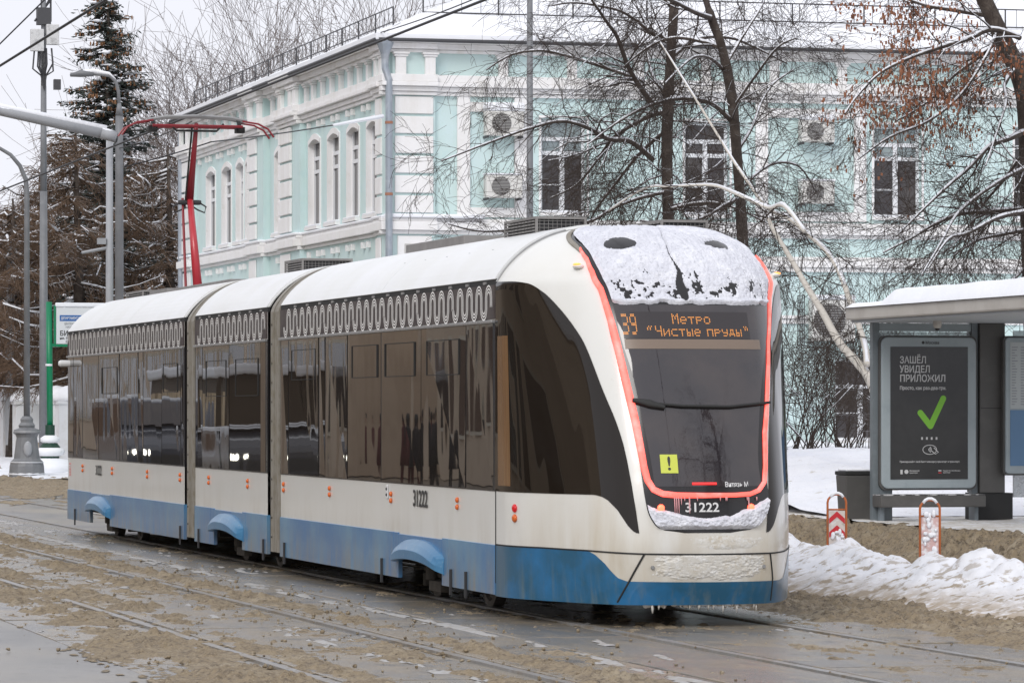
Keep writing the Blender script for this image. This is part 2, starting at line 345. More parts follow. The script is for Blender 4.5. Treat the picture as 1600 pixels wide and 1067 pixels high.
# trampled sidewalk and snow field
X, Y = np.meshgrid(np.arange(8.25, 13.2, .06), np.arange(2, 24, .1), indexing='ij')
H = gz(X, Y) + .012 + .02 * domes(X * 3, Y * 2.5, 51, .6) + .012 * fbm(X * 9, Y * 7, 3, 52)
grid_mesh('sidewalk', np.stack([X, Y, H], -1), KERB, kind='structure')
X, Y = np.meshgrid(np.arange(8.6, 34, .12), np.arange(15.2, 54.3, .22), indexing='ij')
n1 = fbm(X * .5, Y * .35, 4, 61); L1 = domes(X * 1.6, Y * 1.3, 62, .6)
edge = sm(Y, 15.2, 18)
H = gz(X, Y) + .03 + edge * (.28 * (n1 - .3) * 1.4 + .10 * L1 * (1 - sm(Y, 22, 30)) + .03 * fbm(X * 6, Y * 5, 3, 63))
grid_mesh('snow_field', np.stack([X, Y, H], -1), SNOW, kind='structure')
# far side of the street: snowy verge in front of the white fence
X, Y = np.meshgrid(np.arange(5.0, 26, .12), np.arange(66, 125, .4), indexing='ij')
n1 = fbm(X * .8, Y * .4, 4, 71)
H = gz(X, Y) + .10 * sm(X, 5.0, 5.8) + .12 * (n1 - .3) + .04 * domes(X * 2, Y * 1.5, 72, .6) - .06
grid_mesh('snowy_verge', np.stack([X, Y, H], -1), SNOW, keep=(H > gz(X, Y) - .02)[:-1, :-1], kind='structure')
# ================================================================== TRAM
WHITE = M('tram_white_paint', (.74, .735, .70), .28, coat=.5, n=[(1.3, (.70, .69, .64), .45, .8), (14, (.62, .59, .52), .66, .85)],
          streak=[((.50, .42, .29), 3.5, .6, .30, .75, .55, 1.35, -1.7, -.3), ((.54, .50, .43), 3, .8, .48, .85, .55, 1.0)], bump=(2.2, .15, .01))
ROOFW = M('tram_roof_paint', (.74, .745, .73), .35, n=[(.8, (.79, .80, .81), .4, .65), (9, (.66, .65, .61), .68, .85)], bump=(3, .12, .01))
BLUE = M('tram_blue_paint', (.035, .16, .36), .34, coat=.25, n=[(1.1, (.105, .25, .40), .42, .66), (3.0, (.045, .17, .36), .62, .8), (18, (.18, .27, .33), .6, .9)],
         streak=[((.22, .21, .18), 7, 1.2, .36, .72, .2, .62)], bump=(2.5, .15, .01))
CBLUE = M('tram_cab_blue_paint', (.012, .095, .18), .28, coat=.4, n=[(1.4, (.015, .15, .34), .5, .68), (20, (.07, .13, .16), .6, .9)], streak=[((.12, .17, .18), 12, .8, .5, .8, .2, .6)])
FEND = M('tram_fender_paint', (.045, .17, .33), .3, n=[(2.5, (.07, .215, .37), .45, .65), (15, (.30, .38, .40), .6, .85)])
GLASS = M('tram_dark_glass', (.022, .018, .016), .015, ior=2.15, bump=(1.0, .5, .010, (1, .9, .3), 2))
CGLASS = M('cab_dark_glass', (.015, .011, .008), .02, ior=1.42, bump=(1.0, .4, .010, (1, 1.0, .4), 2))
WSG = M('windshield_glass', (.03, .026, .03), .02, ior=1.7, n=[(2.2, (.05, .04, .04), .4, .7)], bump=(2.0, .1, .01))
BLACKG = M('black_gloss_trim', (.018, .017, .018), .15)
BAND = M('ornament_band_brown', (.06, .048, .048), .55, spec=.2, n=[(3, (.10, .085, .08), .4, .7)])
ORN = M('ornament_print', (.88, .86, .83), .6)
SILV = M('aluminium_strip', (.35, .35, .35), .35, .6)
DARK = M('rubber_black', (.02, .02, .02), .7)
DGRIME = M('undercarriage_grime', (.045, .038, .03), .8, n=[(8, (.10, .085, .065), .5, .75)], bump=(12, .5, .02))
BEIGE = M('articulation_beige', (.26, .24, .205), .6, n=[(6, (.19, .165, .12), .45, .7)])
EQ = M('roof_equipment_grey', (.19, .18, .175), .6, n=[(5, (.24, .23, .22), .4, .7)])
EQD = M('roof_equipment_dark', (.03, .03, .032), .7)
ORANGE = M('orange_lens', (.62, .13, .025), .25, emis=((1, .25, .03), .02))
RED = M('red_lens', (.45, .01, .015), .25, emis=((1, .02, .02), .15))
AMBER = M('amber_lit', (.8, .3, .05), .3, emis=((1, .33, .08), 1.3))
GLOW = M('red_light_strip', (.55, .13, .11), .4, emis=((1, .085, .06), 1.25), n=[(7, (.75, .35, .33), .45, .7)])
LEDM = M('led_dots', (.3, .12, .03), .4, emis=((1, .40, .10), .6))
LEDR = M('led_red', (.3, .02, .02), .4, emis=((1, .03, .03), 1.2))
INK = M('black_print', (.03, .03, .03), .5)
WHT = M('white_print', (.72, .72, .72), .5)
YEL = M('yellow_sticker', (.60, .66, .09), .5)
PRED = M('pantograph_red', (.46, .03, .045), .35, coat=.3, n=[(6, (.42, .02, .03), .45, .7)])
PDR = M('pantograph_dark_red', (.22, .012, .02), .4)
STEEL = M('steel_grey', (.32, .32, .32), .4, .5)
TSNOW = M('packed_snow', (.66, .67, .73), .75, n=[(7, (.78, .79, .84), .45, .65), (45, (.46, .47, .52), .54, .72)], bump=(60, .6, .012))
FROST = M('dirty_frost', (.66, .64, .59), .7, n=[(9, (.56, .51, .42), .45, .7), (40, (.76, .76, .75), .5, .7)], bump=(55, .5, .008))
MSNOW = M('grimy_frost', (.62, .61, .62), .75, n=[(12, (.35, .33, .33), .5, .7), (45, (.75, .75, .76), .45, .7)], bump=(60, .7, .012))

tram = thing('tram', 'white and blue three-section tram with dark glass, red-lit windshield and snow on its nose', 'tram')
HL = 2.70
def prof(off=0., z0=.60):
    zs = [z0, 1.2, 2.2, 2.85] + [2.9, 2.95, 3.0, 3.05, 3.1, 3.15, 3.2, 3.24, 3.28, 3.31, 3.335, 3.35, 3.36]
    L_ = []
    for z in zs:
        L_.append([1.25 - float(pchip(z, WZ, WW)), z])
    L_ = L_[:-1] + [[.84, 3.36]]
    P_ = L_ + [[2.5 - x, z] for x, z in reversed(L_)]
    if off:
        Q = []
        for i, (x, z) in enumerate(P_):
            a = P_[max(i - 1, 0)]; b = P_[min(i + 1, len(P_) - 1)]; dx, dz = b[0] - a[0], b[1] - a[1]; l = math.hypot(dx, dz) or 1
            Q.append([x - dz / l * off, z + dx / l * off])
        P_ = Q
    return P_
def strip_on_profile(mb, y0, y1, off0, off1, zlo, side=None, ny=1):
    p0 = prof(off0, zlo); p1 = prof(off1, zlo); n = len(p0)
    v = []; 
    for y in (y0, y1):
        v += [(x, y, z) for x, z in p1] + [(x, y, z) for x, z in p0]
    f = []
    for i in range(n - 1):
        f += [(i, i + 1, 2 * n + i + 1, 2 * n + i), (n + i, 3 * n + i, 3 * n + i + 1, n + i + 1), (i, n + i, n + i + 1, i + 1), (2 * n + i, 2 * n + i + 1, 3 * n + i + 1, 3 * n + i)]
    f += [(0, 2 * n, 3 * n, n), (n - 1, 2 * n - 1, 4 * n - 1, 3 * n - 1)]
    mb.add(v, f)
def ribbon2d(mb, pts, wd, to3):     # flat ribbon along 2D points
    n = len(pts); vv = []
    for i, (x, y) in enumerate(pts):
        a = pts[max(i - 1, 0)]; b = pts[min(i + 1, n - 1)]; dx, dy = b[0] - a[0], b[1] - a[1]; l = math.hypot(dx, dy) or 1
        vv.append(to3(x - dy / l * wd / 2, y + dx / l * wd / 2)); vv.append(to3(x + dy / l * wd / 2, y - dx / l * wd / 2))
    mb.add(vv, [(2 * i, 2 * i + 1, 2 * i + 3, 2 * i + 2) for i in range(n - 1)])
def ornament(y0, y1, parent, x=-.0165):
    mb = MB(); zc = 2.712; hs_ = .040; pitch = .168; r = pitch / 2; u0 = y0 + .05
    n = 0
    while True:
        # groups of four waves with small breaks
        base = u0 + n * (pitch * 8 + .02)
        if base > y1 - .2: break
        for off in (-.029, 0, .029):
            pts = []
            for k in range(8):
                u = base + k * pitch
                if u + pitch > y1 - .03: break
                up = 1 if k % 2 == 0 else -1
                lean = .02
                if k == 0 and off != 0: st = -.3
                zend = zc + hs_ * up
                pts.append((u + off * up * 1, zc - hs_ * up * (.7 + .3 * abs(off) / .029)))
                for s_ in range(9):
                    t = math.pi * s_ / 8; rr = r - off * up * 1
                    rr = r - off * up
                    pts.append((u + r - rr * math.cos(t), zend + up * rr * math.sin(t) * .95))
            if len(pts) > 4: ribbon2d(mb, pts, .0135, lambda a, b: (x, a, b))
        n += 1
    return mb.build('ornament_print', ORN, parent)
def skirt(parent, y0, y1, side, cuts, zt=.628, zb=.2):
    """blue skirt panels; cuts = [(c)] bogie openings"""
    xs = (-.012, .03) if side < 0 else (2.47, 2.512)
    ys = [y0]
    def P(a, b, z0, z1, nm='skirt_panel'):
        MB().box(xs[0], xs[1], a, b, z0, z1).build(nm, BLUE, parent, bevel=.003)
    cur = y0
    for c in cuts:
        P(cur, c - 1.07, zb, zt); P(c - 1.062, c - .86, zb, zt); P(c + .86, c + 1.062, zb, zt); P(c - .857, c + .857, .44, zt - .012)
        cur = c + 1.07
        mb = MB(); n = 27; vv = []; sx = -1 if side < 0 else 1; x0 = 0 if side < 0 else 2.5
        for i in range(n):
            t = -1 + 2 * i / (n - 1); e = max(.06, 1 - .25 * t * t - .6 * abs(t) ** 14); zt_ = .455 + .135 * (1 - abs(t) ** 2.6); zb_ = .405 - .055 * t * t - .05 * max(0, -t) ** 6
            zb_ = min(zb_, zt_ - .05); zz = zt_ - .02
            for (dx, z) in ((.0, zt_), (-.045 * e, zt_ - .004), (-.10 * e, zt_ - .045), (-.135 * e, zt_ - .10), (-.13 * e, zb_), (-.1 * e, zb_ - .002), (.0, zb_)):
                vv.append((x0 - sx * dx if side > 0 else x0 + dx, c + t * .95, max(z, zb_ - .002)))
        m = 7; f = [(i * m + j, i * m + j + 1, (i + 1) * m + j + 1, (i + 1) * m + j) for i in range(n - 1) for j in range(m - 1)] + [tuple(range(m)), tuple((n - 1) * m + j for j in range(m))]
        mb.add(vv, f).build('wheel_fender', FEND, parent, smooth=False, bevel=.006)
    P(cur, y1, zb, zt)
def bogie(c):
    b = thing('bogie', '', '', (1.25, c, 0)); del b['label']; del b['category']; b.parent = tram
    fr = MB().box(-1.02, -.93, -.75, .75, .22, .38).box(.93, 1.02, -.75, .75, .22, .38).box(-.9, .9, -.2, .2, .2, .45).box(-1.0, 1.0, -.95, -.88, .12, .24).box(-1.0, 1.0, .88, .95, .12, .24)
    for s in (-1, 1):
        fr.tube([(s * 1.05, -.35, .2), (s * 1.05, -.35, .5)], .07, 8).tube([(s * 1.05, .35, .2), (s * 1.05, .35, .5)], .07, 8).tube([(s * 1.06, -.6, .35), (s * 1.06, .1, .12), (s * 1.06, .6, .3)], .018, 5)
        fr.box(s * 1.1, s * 1.0, -.15, .3, .1, .2)
    fr.build('bogie_frame', DGRIME, b, bevel=.01)
    for y in (-1.0, 1.0):
        for s in (-1, 1):
            wh = MB().lathe((s * .80, y, .3), [(.05, -.06 * s), (.22, -.06 * s), (.235, -.03 * s), (.30, -.05 * s), (.30, .05 * s), (.24, .05 * s), (.22, .02 * s), (.10, .03 * s), (.09, .07 * s), (.02, .08 * s)], 24, 'x').build('wheel', M('wheel_steel', (.10, .09, .08), .6, .3, n=[(9, (.20, .18, .15), .5, .7)]) if 'wheel_steel' not in bpy.data.materials else bpy.data.materials['wheel_steel'], b, smooth=False)
def marker(parent, y, z, mats=(None, None), x=-.006, k=.85):
    for i, m_ in enumerate(mats):
        MB().lathe((x, y, z - i * .075 * k), [(.030 * k, .004), (.029 * k, -.010), (.02 * k, -.018), (.004, -.021)], 14, 'x').build('side_marker_light', m_ or ORANGE, parent, smooth=True)
def section(nm, y0, y1, panes, vents, cuts, roofsplit, ends=(False, False)):
    root = thing(nm, '', '', (0, 0, 0)); del root['label']; del root['category']; root.parent = tram
    # shell
    p = prof(0, .60); mb = MB(); n = len(p); v = [(x, y0, z) for x, z in p] + [(x, y1, z) for x, z in p]
    mb.add(v, [(i, i + 1, n + i + 1, n + i) for i in range(n - 1)] + [(n - 1, 0, n, 2 * n - 1)] + ([tuple(range(n))] if ends[0] else []) + ([tuple(range(2 * n - 1, n - 1, -1))]))
    mb.build('body_shell', WHITE, root)
    MB().box(.2, 2.3, y0 + .05, y1 - .05, .32, .6).build('floor_pan', DGRIME, root)
    for side, (xa, xb) in ((-1, (-.004, .02)), (1, (2.48, 2.504))):
        o = -1 if side < 0 else 1
        X = lambda d: (0 - d if side < 0 else 2.5 + d)
        MB().box(X(.004), X(-.02), y0, y1, 1.088, 2.56).build('window_surround', BLACKG, root)
        for (a, b) in panes:
            e_ = [R.uniform(-.005, .004) for _ in range(4)]; xo = [X(.012 + q) for q in e_]; xi = X(-.004); MB().add([(xo[0], a, 1.10), (xo[1], b, 1.10), (xo[2], b, 2.53), (xo[3], a, 2.53), (xi, a, 1.10), (xi, b, 1.10), (xi, b, 2.53), (xi, a, 2.53)], [(0, 1, 2, 3), (7, 6, 5, 4), (0, 4, 5, 1), (1, 5, 6, 2), (2, 6, 7, 3), (3, 7, 4, 0)]).build('window_pane', GLASS, root)
        if side < 0:
            for (a, b, c, d) in vents:
                mb = MB(); w_ = .007
                for (q0, q1, r0, r1) in ((a, b, d, d + w_), (a, b, c - w_, c), (a - w_, a, c - w_, d + w_), (b, b + w_, c - w_, d + w_)): mb.box(-.021, -.008, q0, q1, r0, r1)
                mb.build('hopper_window_frame', DARK, root)
        MB().box(X(.035), X(0), y0 + .02, y1 - .02, 2.533, 2.558).build('drip_rail', SILV, root, bevel=.004)
        # ornament band in panels
        nb = max(2, round((y1 - y0) / 2.4)); st = (y1 - y0 - .04) / nb
        for i in range(nb): MB().box(X(.014), X(-.01), y0 + .02 + i * st, y0 + .02 + (i + 1) * st - .008, 2.57, 2.862).build('ornament_panel', BAND, root)
        MB().box(X(.001), X(-.03), y0, y1, 2.862, 2.915).build('gutter_gap', DARK, root)
        skirt(root, y0, y1, side, cuts)
        br = MB()
        yy = y0 + .3
        while yy < y1 - .3:
            br.box(X(.012), X(-.01), yy, yy + .1, 2.872, 2.895); yy += .62
        br.build('gutter_brackets', SILV, root, kind='stuff')
    ornament(y0 + .05, y1 - .05, root); 
    # roof panels: curved shells either side
    sp = [y0 + (.0 if ends[0] else .03)] + roofsplit + [y1 - .03]
    for a, b in zip(sp[:-1], sp[1:]):
        for side in (-1, 1):
            po = [q for q in prof(.03, .6) if q[1] > 2.90]; pi_ = [q for q in prof(.004, .6) if q[1] > 2.88][:len(po)]
            po = po[:len(po) // 2]; pi_ = pi_[:len(po)]
            n = len(po); v = []
            for y in (a + .006, b - .006):
                v += [(x if side < 0 else 2.5 - x, y, z) for x, z in po] + [(x if side < 0 else 2.5 - x, y, z) for x, z in pi_]
            f = [(n - 1, 2 * n - 1, 4 * n - 1, 3 * n - 1), (0, 2 * n, 3 * n, n)]
            for i in range(n - 1): f += [(i, i + 1, 2 * n + i + 1, 2 * n + i), (n + i, 3 * n + i, 3 * n + i + 1, n + i + 1), (i, n + i, n + i + 1, i + 1), (2 * n + i, 2 * n + i + 1, 3 * n + i + 1, 3 * n + i)]
            MB().add(v, f).build('roof_panel', ROOFW, root, smooth=False, fix=True)
    return root
fs = section('front_section', 0, 9.2, [(.05, .98), (1.02, 2.67), (2.71, 4.32), (4.36, 5.80), (5.84, 6.86), (6.90, 7.17), (7.21, 8.72), (8.76, 9.15)],
             [(1.25, 2.45, 2.42, 2.10), (2.95, 4.15, 2.42, 2.10), (4.5, 5.6, 2.42, 2.10), (7.35, 8.55, 2.42, 2.10)], [2.75], [4.35], (True, False))
ms = section('middle_section', 9.92, 14.33, [(10.0, 10.25), (10.28, 12.08), (12.12, 13.78), (13.82, 14.1), (14.13, 14.28)], [(10.4, 11.7, 2.36, 1.94), (12.3, 13.55, 2.36, 1.94)], [12.2], [])
rs = section('rear_section', 15.06, 24.6, [(15.1, 15.25), (15.3, 16.6), (16.64, 18.0), (18.04, 18.4), (18.44, 19.9), (19.94, 21.7), (21.74, 23.15), (23.19, 24.0), (24.03, 24.5)],
             [(15.5, 16.5, 2.36, 2.0), (20.1, 21.4, 2.36, 2.0)], [21.6], [19.3])
MB().box(.45, 2.05, 24.60, 24.64, 1.2, 2.7).build('rear_window', GLASS, rs)
MB().box(.15, 2.35, 24.60, 24.66, .3, .62).build('rear_bumper', BLUE, rs, bevel=.02)
for y in (1.33, 3.93, 6.69, 9.02): marker(fs, y, .985)
for y in (11.03, 13.42): marker(ms, y, .985)
for y in (15.35, 17.74, 20.57, 23.18): marker(rs, y, .985)
text('fleet_number', '31222', .215, (-.009, 3.03, .893), (0, -1, 0), (0, 0, 1), INK, fs, width=.56)
text('fleet_number', '31222', .19, (-.009, 22.0, .88), (0, -1, 0), (0, 0, 1), INK, rs, width=.5)
text('fleet_number', '31222', .08, (-.009, 24.4, 1.02), (0, 0, -1), (0, -1, 0), RED, rs)
MB().box(-.012, -.004, 4.05, 4.13, .94, 1.07).build('door_button_plate', WHT, fs, bevel=.01).data and None
MB().lathe((-.012, 4.09, 1.03), [(.016, 0), (.012, -.01)], 10, 'x').lathe((-.012, 4.09, .975), [(.016, 0), (.012, -.01)], 10, 'x').build('door_button', INK, fs)
for y in (.95, 1.5, 4.25): MB().box(-.03, -.013, y, y + .045, .13, .36).build('skirt_latch', EQD, (fs))
for y in (10.05, 14.0): MB().box(-.03, -.013, y, y + .045, .13, .36).build('skirt_latch', EQD, ms)
for y in (15.25, 23.8): MB().box(-.03, -.013, y, y + .045, .13, .36).build('skirt_latch', EQD, rs)
for y in (8.9,): MB().box(-.03, -.013, y, y + .045, .13, .36).build('skirt_latch', EQD, fs)
MB().lathe((-.05, 24.35, 2.45), [(.05, .05), (.05, -.1), (.03, -.13)], 10, 'x').build('rear_camera', WHT, rs)
for c in (2.75, 12.2, 21.7): bogie(c)
# articulations: ribbed beige hoop, dark bellows gap
for (a, b) in ((9.2, 9.92), (14.33, 15.06)):
    j = thing('articulation', '', '', (0, 0, 0)); del j['label']; del j['category']; j.parent = tram
    mb = MB(); strip_on_profile(mb, a, b, -.10, -.07, .3); mb.build('bellows', EQD, j)
    for k, (q0, q1, of) in enumerate(((a + .02, a + .11, .022), (a + .13, a + .19, .012), (a + .21, a + .27, .012), (a + .29, a + .44, .024))):
        mb = MB(); strip_on_profile(mb, q0, q1, -.06, of, .24); mb.build('hoop', BEIGE, j)
    mb = MB()
    for i in range(12):
        mb.lathe((-.024, a + .365, .4 + i * .21), [(.014, .0), (.01, -.008)], 8, 'x')
    mb.build('hoop_bolts', DARK, j, kind='stuff')
    MB().box(.3, 2.2, a, b, .25, .5).build('coupling', DGRIME, j)
# roof equipment
def roofbox(parent, x0, x1, y0, y1, z0, z1, nm='air_conditioner_box'):
    b = MB().box(x0, x1, y0, y1, z0, z0 + .02)
    t_ = .022
    for (xa, xb) in ((x0, x0 + t_), (x1 - t_, x1)):
        for (ya, yb) in ((y0, y0 + t_), (y1 - t_, y1)): b.box(xa, xb, ya, yb, z0 + .02, z1 - t_)
    b.box(x0, x1, y0, y1, z1 - t_, z1)
    ob = b.build(nm, EQ, parent)
    MB().box(x0 + .03, x1 - .03, y0 + .03, y1 - .03, z0 + .02, z1 - .03).build('filter_grille', EQD, ob)
    g = MB(); y = y0 + .06
    while y < y1 - .05:
        for zz in np.arange(z0 + .04, z1 - .03, .028): g.box(x0 + .001, x0 + .012, y, y + .085, zz, zz + .014); g.box(x1 - .012, x1 - .001, y, y + .085, zz, zz + .014)
        y += .115
    g.build('side_slats', EQ, ob, kind='stuff')
    g = MB()
    for x in np.arange(x0 + .04, x1 - .03, .04): g.box(x, x + .004, y0 + .012, y0 + .018, z0 + .02, z1 - .02)
    for zz in np.arange(z0 + .04, z1 - .02, .03): g.box(x0 + .02, x1 - .02, y0 + .006, y0 + .011, zz, zz + .004)
    g.build('front_mesh', EQ, ob, kind='stuff')
    return ob
roofbox(fs, .60, 1.07, .9, 2.0, 3.33, 3.50)
roofbox(fs, 1.76, 2.20, .9, 2.0, 3.33, 3.485)
roofbox(ms, .8, 1.4, 11.9, 12.9, 3.34, 3.53)
roofbox(rs, .75, 1.5, 22.6, 24.0, 3.34, 3.47)
MB().box(.7, 1.8, 3.9, 6.3, 3.36, 3.46).build('roof_tray', EQ, fs, bevel=.01)
for i in range(5): MB().box(-.0, .03, 0, .07, 0, .02).build('roof_slot', INK, fs, loc=(.27, 1.1 + i * .85, 3.19))
MB().box(.75, 1.75, 16.0, 20.0, 3.36, 3.42).build('roof_tray', EQ, rs, bevel=.01)
# pantograph
pg = thing('pantograph', '', '', (0, 0, 0)); del pg['label']; del pg['category']; pg.parent = tram
Z0 = 3.42
MB().box(.75, 1.75, 20.6, 22.0, 3.36, 3.44).build('pantograph_base', EQ, pg)
MB().tube([(1.27, 21.1, 3.44), (1.25, 21.6, 4.72)], [.065, .042], 10).build('lower_arm', PRED, pg, smooth=True)
MB().tube([(1.12, 21.2, 3.44), (1.16, 21.68, 4.72)], [.02, .02], 6).build('lower_rod', PDR, pg)
MB().tube([(1.25, 21.62, 4.68), (1.25, 21.1, 5.72)], [.055, .028], 10).build('upper_arm', PDR, pg, smooth=True)
MB().tube([(1.19, 21.66, 4.6), (1.2, 21.15, 5.7)], .014, 5).build('upper_rod', DARK, pg)
MB().lathe((1.05, 21.62, 4.66), [(.03, .04), (.036, .07), (.036, .33), (.03, .36)], 10, 'x').tube([(1.10, 21.62, 4.65), (1.02, 21.62, 4.60), (1.04, 21.62, 4.52), (1.14, 21.62, 4.56), (1.2, 21.62, 4.6)], .012, 5).tube([(1.40, 21.62, 4.65), (1.48, 21.62, 4.60), (1.46, 21.62, 4.52), (1.36, 21.62, 4.56), (1.3, 21.62, 4.6)], .012, 5).build('knuckle', EQD, pg)
hd = MB()
for yy in (21.0, 21.25):
    hd.tube([(.62, yy, 5.68), (1.88, yy, 5.68)], .022, 6)
hd.build('head_frame', PDR, pg)
hb = MB()
for yy in (21.0, 21.25):
    hb.tube([(.56, yy, 5.76), (.8, yy, 5.80), (1.25, yy, 5.82), (1.7, yy, 5.80), (1.94, yy, 5.76)], .022, 6)
hb.build('contact_strip', STEEL, pg)
hr = MB()
for yy in (20.97, 21.28):
    for s in (-1, 1):
        hr.tube([(1.25 + s * .62, yy, 5.75), (1.25 + s * .84, yy, 5.72), (1.25 + s * .98, yy, 5.65), (1.25 + s * 1.06, yy, 5.54)], .014, 6)
hr.build('head_horn', PDR, pg, kind='stuff')
lk = MB()
for s in (-1, 1):
    lk.tube([(1.25, 21.1, 5.62), (1.25 + s * .28, 21.1, 5.62), (1.25 + s * .38, 21.1, 5.72)], .016, 5).tube([(1.25 + s * .6, 21.0, 5.62), (1.25 + s * .6, 21.2, 5.80)], .03, 6).box(1.25 + s * .55, 1.25 + s * .67, 21.05, 21.2, 5.6, 5.68)
lk.build('head_spring', DARK, pg)

# ---------------- cab nose
cab = thing('cab_nose', '', '', (0, 0, 0)); del cab['label']; del cab['category']; cab.parent = tram
def patchA(nm, a0, a1, zlo, zhi, n, m, off, mat, parent=None, fn=None, **kw):
    a = np.linspace(a0, a1, n); t = np.linspace(0, 1, m); A_, T_ = np.meshgrid(a, t, indexing='ij'); lo = zlo(A_); hi = zhi(A_); Z_ = lo + (hi - lo) * T_
    o_ = off if fn is None else fn(A_, Z_, off)
    return grid_mesh(nm, S(A_, Z_, o_), mat, parent or cab, **kw)
def patchZ(nm, z0, z1, aL, aR, n, m, off, mat, parent=None, fn=None, keep=None, **kw):
    z = np.linspace(z0, z1, n); t = np.linspace(0, 1, m); Z_, T_ = np.meshgrid(z, t, indexing='ij'); l = aL(Z_); r = aR(Z_); A_ = l + (r - l) * T_
    o_ = off if fn is None else fn(A_, Z_, off); k = None
    if keep is not None: kk = keep(A_, Z_); k = kk[:-1, :-1]
    V = S(A_, Z_, o_)
    return grid_mesh(nm, V[:, ::-1], mat, parent or cab, keep=None if k is None else k[:, ::-1], **kw)
C = lambda v: (lambda q: np.full_like(q, v))
patchA('cab_shell', -1, 1, C(.2), C(3.36), 161, 120, 0., WHITE)
AT = [-1, -.917, -.797, -.672, -.572, -.485, -.407, -.372, -.303, -.242, -.215, -.207]; ZT = [2.885, 2.882, 2.879, 2.858, 2.776, 2.638, 2.462, 2.355, 1.952, 1.496, .958, .783]
AB = [-1, -.835, -.372, -.34, -.315, -.28, -.242, -.22, -.207]; ZB = [1.092, 1.09, 1.089, 1.075, 1.047, .972, .838, .785, .780]
patchA('side_glass', -1, -.207, lambda a: np.interp(a, AB, ZB), lambda a: pchip(a, AT, ZT), 90, 50, .005, CGLASS)
patchA('side_glass', .207, 1, lambda a: np.interp(-a, AB, ZB), lambda a: pchip(-a, AT, ZT), 90, 50, .005, CGLASS)
# brown roller blind strip behind the first pane
patchA('window_blind', -.965, -.84, C(1.14), C(2.42), 8, 12, .007, M('blind_brown', (.19, .10, .04), .12, ior=1.8, n=[(3, (.15, .075, .03), .4, .6)], sc_=(20, 20, .5)))
BLA = [-1, -.637, -.405, -.375, -.33, -.303, -.277, -.242, 0, .3, .36, .42, .5, .6, 1]; BLZ = [.632, .63, .622, .597, .527, .467, .413, .385, .378, .378, .39, .45, .55, .60, .632]
patchA('blue_skirt', -1, 1, C(.19), lambda a: np.interp(a, BLA, BLZ), 180, 14, .003, CBLUE)
patchA('skirt_return', -1, 1, C(.201), C(.20), 60, 2, -.02, DARK)
def cribbon(nm, pts, wd, off, mat, parent=None, th=0., **kw):
    pts = np.array(pts, float); seg = []
    for i in range(len(pts) - 1):
        n = max(2, int(np.hypot((pts[i + 1, 0] - pts[i, 0]) * HL, pts[i + 1, 1] - pts[i, 1]) / .03)); seg += [pts[i] + (pts[i + 1] - pts[i]) * k / n for k in range(n)]
    seg.append(pts[-1]); P_ = np.array(seg); d = np.gradient(P_, axis=0); d[:, 0] *= HL; l = np.hypot(d[:, 0], d[:, 1])[:, None]; d /= l
    wd = np.interp(np.linspace(0, 1, len(P_)), np.linspace(0, 1, len(wd)), wd)[:, None] if hasattr(wd, '__len__') else wd
    nrm = np.stack([-d[:, 1] / HL, d[:, 0]], -1); rows = []
    for k, o_ in ((-.5, 0), (-.5, off), (-.3, off * 1.25), (.3, off * 1.25), (.5, off), (.5, 0)):
        q = P_ + nrm * wd * k; rows.append(S(np.clip(q[:, 0], -1, 1), np.clip(q[:, 1], .18, 3.358), o_ if o_ else .001))
    return grid_mesh(nm, np.stack(rows, 1), mat, parent or cab, **kw)
# panel joints
cribbon('panel_joint', [(-1, .632), (-.637, .634), (-.405, .628), (-.192, .612), (0, .606), (.225, .608), (.8, .63), (1, .632)], .012, .006, DARK)
cribbon('panel_joint', [(-.192, .608), (-.232, .399), (-.27, .212)], .016, .007, DARK)
cribbon('panel_joint', [(.225, .608), (.245, .4), (.245, .212)], .012, .007, DARK)
cribbon('panel_joint', [(-.998, .3), (-.998, 1.09)], .014, .005, DARK)
cribbon('roof_joint', [(-.99, 2.885), (-.985, 3.33)], .014, .012, SILV)
# black mask with windshield
aLz = [.783, .79, .82, .88, .951, 1.082, 1.323, 1.69, 2.087, 2.352, 2.794, 3.07, 3.173, 3.296, 3.34]
aLv = [-.07, -.10, -.147, -.168, -.18, -.188, -.195, -.21, -.228, -.248, -.27, -.35, -.44, -.66, -.72]
aRv = [.08, .11, .165, .19, .21, .222, .215, .233, .275, .335, .45, .62, .70, .78, .80]
ML = lambda z: pchip(z, aLz, aLv); MR = lambda z: pchip(z, aLz, aRv)
mask = patchZ('black_mask', .783, 3.34, ML, MR, 120, 60, .004, BLACKG)
ws = patchZ('windshield', 1.16, 2.66, lambda z: ML(z) + .035 - .0 * z, lambda z: MR(z) - .025, 70, 50, .006, WSG)
# light strip round the windshield
gl = [(-.41, 3.14), (-.335, 3.04), (-.295, 2.93), (-.262, 2.79), (-.240, 2.5), (-.232, 2.352), (-.219, 2.087), (-.198, 1.69), (-.184, 1.323), (-.176, 1.21), (-.160, 1.135), (-.132, 1.10), (-.09, 1.088), (0, 1.086), (.10, 1.088), (.15, 1.096), (.182, 1.125), (.205, 1.19), (.215, 1.323), (.226, 1.60), (.272, 2.0), (.329, 2.36), (.44, 2.72), (.58, 2.97), (.67, 3.1)]
cribbon('light_strip', gl, [.02, .06, .072, .068, .060, .045, .034, .038, .045, .036, .034, .03, .02], .018, GLOW)
cribbon('pillar_seal', [(-.74, 3.335), (-.60, 3.25), (-.455, 3.165), (-.40, 3.125)], .03, .012, BEIGE)
